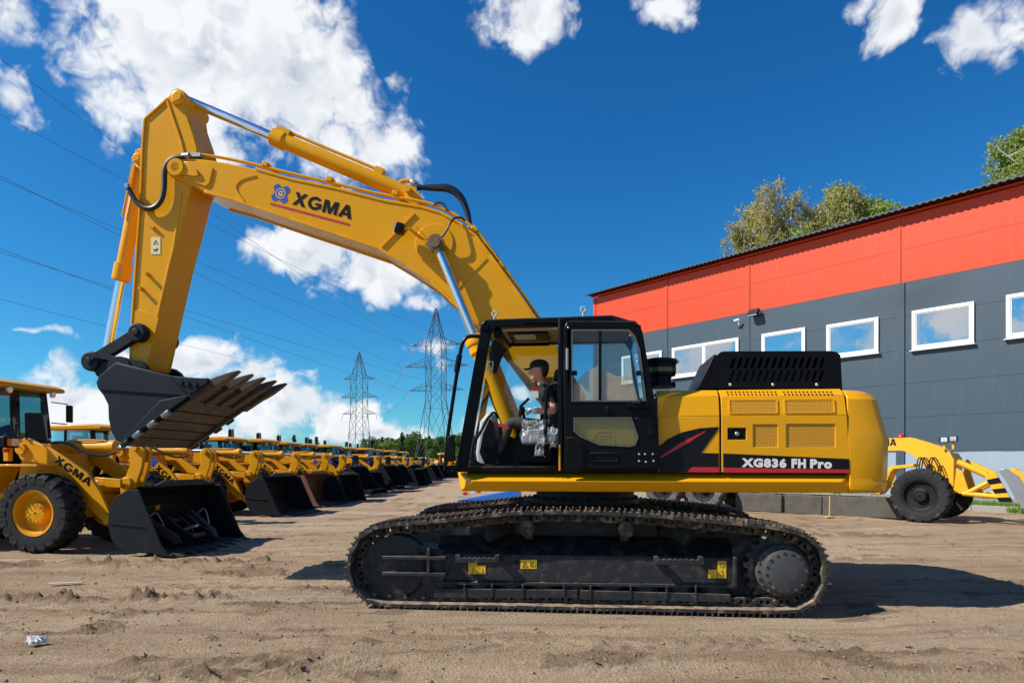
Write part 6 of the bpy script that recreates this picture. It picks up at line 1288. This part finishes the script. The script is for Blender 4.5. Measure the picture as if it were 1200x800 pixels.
for i, (d, X, a) in enumerate(rows):
    if i == 1: put(LOWR, d, X, a); continue

    dark = i in (4, 6, 7, 9, 11); c = copy_tree(LOWB if dark and i != 4 else LOW) if i != 4 else LOWB; put(c, d + .25 * math.sin(i * 2.3), X + .28 * math.sin(i * 4.1), a + 2.5 * math.sin(i * 1.7)); 
    for ch in c.children:      # no two buckets rest at quite the same angle
        if ch.name.startswith('bucket') and not ch.name.startswith('bucket_link'):
            al = R(7 * math.sin(i * 3.3 + 1)) if i else 0; ch.matrix_local = Matrix.Translation((1.55, 0, .35 + (.16 if al < 0 else 0))) @ Matrix.Rotation(al, 4, 'Y') @ Matrix.Translation((-1.55, 0, -.35))
    c['label'] = ('third yellow wheel loader, its wide black bucket just right of the nearest loader' if i == 0 else ('%s yellow wheel loader in the row, counted from the nearest one' + (', with black lift arms' if dark else '')) % ORD[i])
for i, (X, Y, a, lb) in enumerate([(-10.6, 66, 60, 'yellow wheel loader turned towards the yard at the far end of the row, left one'), (-6.4, 68, 75, 'yellow wheel loader turned towards the yard at the far end, right beside the pylon foot')]):
    c = copy_tree(LOW); c.location = (X, Y, 0); c.rotation_euler = (0, 0, -R(a)); c['label'] = lb; c['group'] = 'wheel loaders at the far end of the yard'
put(LOW, 15.3, -6.35, 7)
for ch in [c for c in LOW.children if c.name.startswith(('exhaust_stack', 'bucket'))]:
    for g in list(ch.children): bpy.data.objects.remove(g)
    bpy.data.objects.remove(ch)
# steel attachments lying in the nearest bucket
def lw(x, y, z): return (LF.o[0] + x * LF.c + y * LF.s, LF.o[1] - x * LF.s + y * LF.c, z)
t = empty('quick_coupler', lw(2.18, -.15, .12), LF.rz, 'dark steel quick coupler frame lying in the bucket of the nearest loader', 'coupler')
for y in (-.30, .30): m = MB(); m.prism([(-.35, .02), (.28, .02), (.36, .16), (.10, .30), (-.15, .50), (-.34, .52), (-.42, .30)], y, y + .06); m.build('side_plate', CHAR, t, .01)
m = MB(); m.cyl((-.25, -.34, .38), (-.25, .40, .38), .06, n=12); m.build('cross_tube', CHAR, t); m = MB(); m.cyl((.22, -.30, .12), (.22, .36, .12), .05, n=12); m.build('cross_tube', WORN, t)
m = MB(); m.bar((-.1, .0, .2), (.2, .1, .3), .22, .05); m.build('latch_plate', STEEL, t, .008); m = MB(); m.tube([(-.2, -.2, .5), (0, -.3, .58), (.2, -.22, .4), (.25, -.1, .2)], .016, 6, 2); m.build('hydraulic_hose', HOSE, t)
for i, (x, y, z, a, lb) in enumerate([(2.02, -.62, .10, .35, 'brown worn steel ripper bar propped in the bucket, nearer one'), (2.14, .48, .10, -.25, 'brown worn steel ripper bar propped in the bucket, farther one')]):
    f = empty('ripper_bar', lw(x, y, z), LF.rz + a, lb, 'steel bar'); m = MB(); m.prism([(-.40, .50), (-.28, .58), (.30, .20), (.38, .05), (.25, .03), (.16, .10)], -.06, .06); m.build('shank', WORN, f, .015); m = MB(); m.box((-.12, 0, .36), (.3, .2, .10), Euler((0, .6, 0)).to_matrix()); m.build('clamp', CHAR, f, .01); m = MB(); m.tube([(-.2, .1, .5), (-.1, .16, .62), (.02, .14, .4), (.1, .1, .2)], .01, 5, 1); m.build('cable', LIGHTP, f)

# ------------------------------------------------------------------ motor grader by the warehouse
def grader():
    GFR = Frame((11.0, 18.6), 46); root = empty('motor_grader', (11, 18.6, 0), GFR.rz, 'yellow motor grader with striped front blade arm, parked along the warehouse behind the excavator', 'motor grader'); yc = .34
    GP = GFR.pts; G3 = GFR.p3; Y3 = mat('grader_yellow_paint', (.80, .42, .012), .42, dust=.12, coat=.2)
    ty = tyre_mesh(.72, .40, .40, RUBBER, 18); rm = rim_mesh(.40, .40, CHAR, .42, .62); ty2 = tyre_mesh(.72, .40, .40, RUBBERG, 18); rm2 = rim_mesh(.40, .40, CHAR, .42, .5)
    for y, s in ((-.74, -1), (1.42, 1)): wheel(root, .58, y, .71, ty, rm, s)
    for x in (-5.75, -7.35):
        for y, s in ((-.74, -1), (1.42, 1)): wheel(root, x, y, .71, ty2, rm2, s)
    m = MB(); m.prism([(-4.6, 1.95), (-4.6, 2.30)] + GP([(1037, 513.5), (1067, 512.4), (1101, 522.5), (1113, 529), (1115, 561), (1104.5, 558), (1088, 550), (1076, 538.7), (1067, 531.4), (1057.4, 527.7), (1037, 528)], 0.14), .14, .54); m.build('main_frame', Y3, root, .02)
    m = MB(); m.box((.58, yc, .72), (.3, 1.7, .24)); m.build('front_axle', Y3, root, .03)
    m = MB(); f = GP([(1027, 577), (1036, 566), (1044, 549), (1049, 545.5), (1074, 543), (1074, 546.5), (1051, 549), (1047, 553), (1040, 571), (1033, 579)], -.5); m.prism(f, -.75, -.2); m.build('fender', Y3, root, .01)
    m = MB(); m.prism(GP([(1114, 530), (1119, 537), (1119, 568), (1113, 575), (1113, 560)], .0), -.12, .80); m.build('front_plate', Y3, root, .015)
    m = MB(); m.prism(GP([(1121, 548), (1128, 552), (1137, 580), (1117, 577)], -.1), -.12, -.04); m.build('blade_bracket', Y3, root, .01); m = MB(); m.prism(GP([(1121, 548), (1128, 552), (1137, 580), (1117, 577)], -.1), .72, .80); m.build('blade_bracket', Y3, root, .01)
    for a, b, r, nm in (((1122, 541), (1156, 556), .085, 'blade_lift_cylinder'), ((1134, 577), (1158, 565), .06, 'blade_strut'), ((1128, 578), (1172, 582), .065, 'blade_push_arm')):
        for k in (-.1, .78):
            p, q = G3(*a, -.1), G3(*b, -.1); p.y = k; q.y = k; m = MB(); m.cyl(p, q, r, n=12); m.build(nm, Y3, root)
    k = -.40; st = GP([(1153, 555.5), (1166, 552), (1187, 588), (1171, 588)], k); SP = MB(); SP.prism(st, k, k + .06); S = SP.build('side_wing', Y3, root, .006); A, B, C, D = [Vector((a, 0, b)) for a, b in st]
    for f0, f1 in ((.20, .38), (.54, .70), (.84, 1.0)):
        m = MB(); q = [A.lerp(D, f0), B.lerp(C, f0), B.lerp(C, f1), A.lerp(D, f1)]; m.prism([(v.x, v.z) for v in q], k - .004, k - .001); m.build('black_stripe', INK, S)
    pr = GP([(1170, 551), (1178, 560), (1184, 570), (1190, 582), (1199, 595)], k); rg = []
    m = MB()
    for (a, b), (c, d) in zip(pr, pr[1:]):
        m.add([(a, k - .1, b), (c, k - .1, d), (c, k + 2.2, d), (a, k + 2.2, b), (a + .06, k - .1, b + .02), (c + .06, k - .1, d + .02), (c + .06, k + 2.2, d + .02), (a + .06, k + 2.2, b + .02)], [(0, 1, 2, 3), (4, 7, 6, 5), (0, 4, 5, 1), (2, 6, 7, 3)])
    BL = m.build('front_blade', Y3, root); m = MB(); m.prism(pr + [(pr[-1][0] + .18, pr[-1][1] - .0), (pr[-2][0] + .32, pr[-2][1] + .05), (pr[1][0] + .30, pr[1][1] + .05), (pr[0][0] + .16, pr[0][1] + .06)], k - .13, k - .10); m.build('blade_end', STEEL, BL, .006); m = MB(); m.prism([(pr[0][0], pr[0][1]), (pr[0][0] + .16, pr[0][1] + .06), (pr[1][0] + .30, pr[1][1] + .05), (pr[-2][0] + .34, pr[-2][1]), (pr[-1][0] + .2, pr[-1][1]), (pr[-1][0], pr[-1][1])], k + 1.0, k + 1.05); m.build('blade_rib', Y3, BL, .006)
    for px, py, kk in ((1106.5, 515, .1), (1117, 514, .55)):
        c = G3(px, py, kk); m = MB(); m.box(c, (.20, .22, .16)); HLp = m.build('headlight', BLACK2, root, .03); m = MB(); m.box(c + Vector((.02, -.115, 0)), (.15, .012, .12)); m.build('lens', LAMPG, HLp); m = MB(); m.bar(c + Vector((0, 0, -.08)), c + Vector((0, 0, -.28)), .05); m.build('lamp_stalk', Y3, root)
    m = MB(); m.ball(G3(1056, 512.5, .3), (.09, .09, .11), 14, 8); m.build('beacon', REDL, root)
    m = MB()
    for px in (1074, 1077, 1080, 1088, 1091): m.tube([G3(px, 549, -.1), G3(px + 2, 536, -.1), G3(px + 6, 536, -.05), G3(px + 14, 552, .02)], .018, 5, 2)
    tag(m.build('hydraulic_hoses', HOSE, root), kind='stuff')
    m = MB(); p0 = G3(1017.0, 522.5, .136); p1 = G3(1050.5, 522.0, .136); brand(root, p0, (1, 0, 0), (0, 0, 1), p1.x - p0.x, .20, INK)
    m = MB(); m.prism([(-8.6, 1.15), (-8.6, 1.95), (-8.3, 2.2), (-4.9, 2.3), (-4.9, 1.15)], yc - .6, yc + .6); m.build('engine_hood', Y3, root, .05)
    m = MB(); m.prism([(-4.6, 1.3), (-3.2, 1.3), (-3.1, 2.0), (-3.2, 2.1), (-4.6, 2.1)], yc - .75, yc + .75); m.build('cab_body', BLACK2, root, .03); m = MB(); m.box((-3.9, yc, 2.98), (1.7, 1.7, .12)); m.build('cab_roof', Y3, root, .03)
    for x in (-4.55, -3.2):
        for y in (yc - .7, yc + .7): m = MB(); m.bar((x, y, 2.1), (x, y, 2.92), .08); m.build('cab_pillar', BLACK, root)
    for y in (yc - .7, yc + .7): m = MB(); m.box((-3.87, y, 2.5), (1.2, .012, .8)); m.build('side_glass', GLASST, root)
    m = MB(); m.lathe([(.55, 0), (.55, .08)], (-2.3, yc, .85), (0, 0, 1), 24); m.build('blade_circle', Y3, root)
    m = MB(); m.box((-7, yc, .75), (2.6, .5, .35)); m.build('tandem_case', Y3, root, .03)
    for s in (-1, 1): m = MB(); m.bar((.3, yc + .14 * s, .95), (-2.2, yc + .5 * s, .98), .14); m.build('draw_bar', Y3, root, .01)
grader()
for i in range(4):
    px = 893 + i * 44; d = 21.6 - i * .75; b = empty('concrete_block', ((px - 600) / FPX * d, d, 0), -R(46) + .03 * (i % 2), ('concrete block behind the excavator, leftmost of the row, its end catching the sun', 'second concrete block from the left in the row below the grader frame', 'third concrete block from the left in the row below the grader frame', 'rightmost concrete block in the row, beside the grader front wheel')[i], 'concrete block', 'concrete blocks by the grader')
    m = MB(); m.box((0, 0, .29), (1.55, .6, .58)); m.build('body', mat('shaded_concrete', (.095, .084, .072), .9, dust=.5, dustcol=(.06, .052, .044), bump=.3), b, .03); m = MB(); m.tube([(-.1, 0, .56), (-.08, 0, .66), (.08, 0, .66), (.1, 0, .56)], .015, 6); m.build('lifting_loop', STEEL, b)
tag(None or (lambda: (lambda o: (o, setattr(o, 'location', ((972 - 600) / FPX * 19.2, 19.2, 0)))[0])((lambda m: (m.cyl((0, 0, -.1), (.01, 0, .62), .018, n=6), m.box((.01, 0, .02), (.22, .16, .03)), m.build('stake', mat('yellow_wood', (.55, .40, .12), .7)))[2])(MB())))(), 'thin yellow stake on a foot plate standing before the concrete blocks', 'stake')
# blue sheet, litter, stick
b = empty('blue_barrier', (-1.15, 27.5, 0), R(-6), 'blue barrier panel lying behind the excavator tracks', 'barrier'); m = MB(); m.prism([(-1.1, .02), (1.2, .45), (1.5, .45), (1.5, .02)], -.5, .5); m.build('panel', BLUEP, b, .02)
for i in range(3): m = MB(); m.box((-.75 + i * .28, -.2 + .3 * (i % 2), .30 + .05 * i), (.16, .18, .13)); m.build('reflector', REDL if i % 2 == 0 else WHITE, b, .01)
mb = MB(); mb.ball((0, 0, 0), (.085, .04, .02), 16, 10); rnd = random.Random(3)
for v in mb.bm.verts: v.co *= rnd.uniform(.6, 1.3); v.co.z += .05 * rnd.random()
o = mb.build('plastic_scrap', mat('white_litter', (.60, .61, .63), .5), None, angle=20); o.location = (-4.18, 5.85, gz(-4.18, 5.85) + .03); tag(o, 'crumpled white plastic scrap on the dirt, bottom left', 'litter')
m = MB(); m.bar((-.24, 0, .0), (.20, .02, .01), .05, .012); o = m.build('wooden_lath', mat('pale_wood', (.50, .42, .32), .8), None, .004); o.location = (-5.85, 8.75, gz(-5.85, 8.75) + .03); tag(o, 'pale broken wooden lath on the dirt before the loader', 'lath')
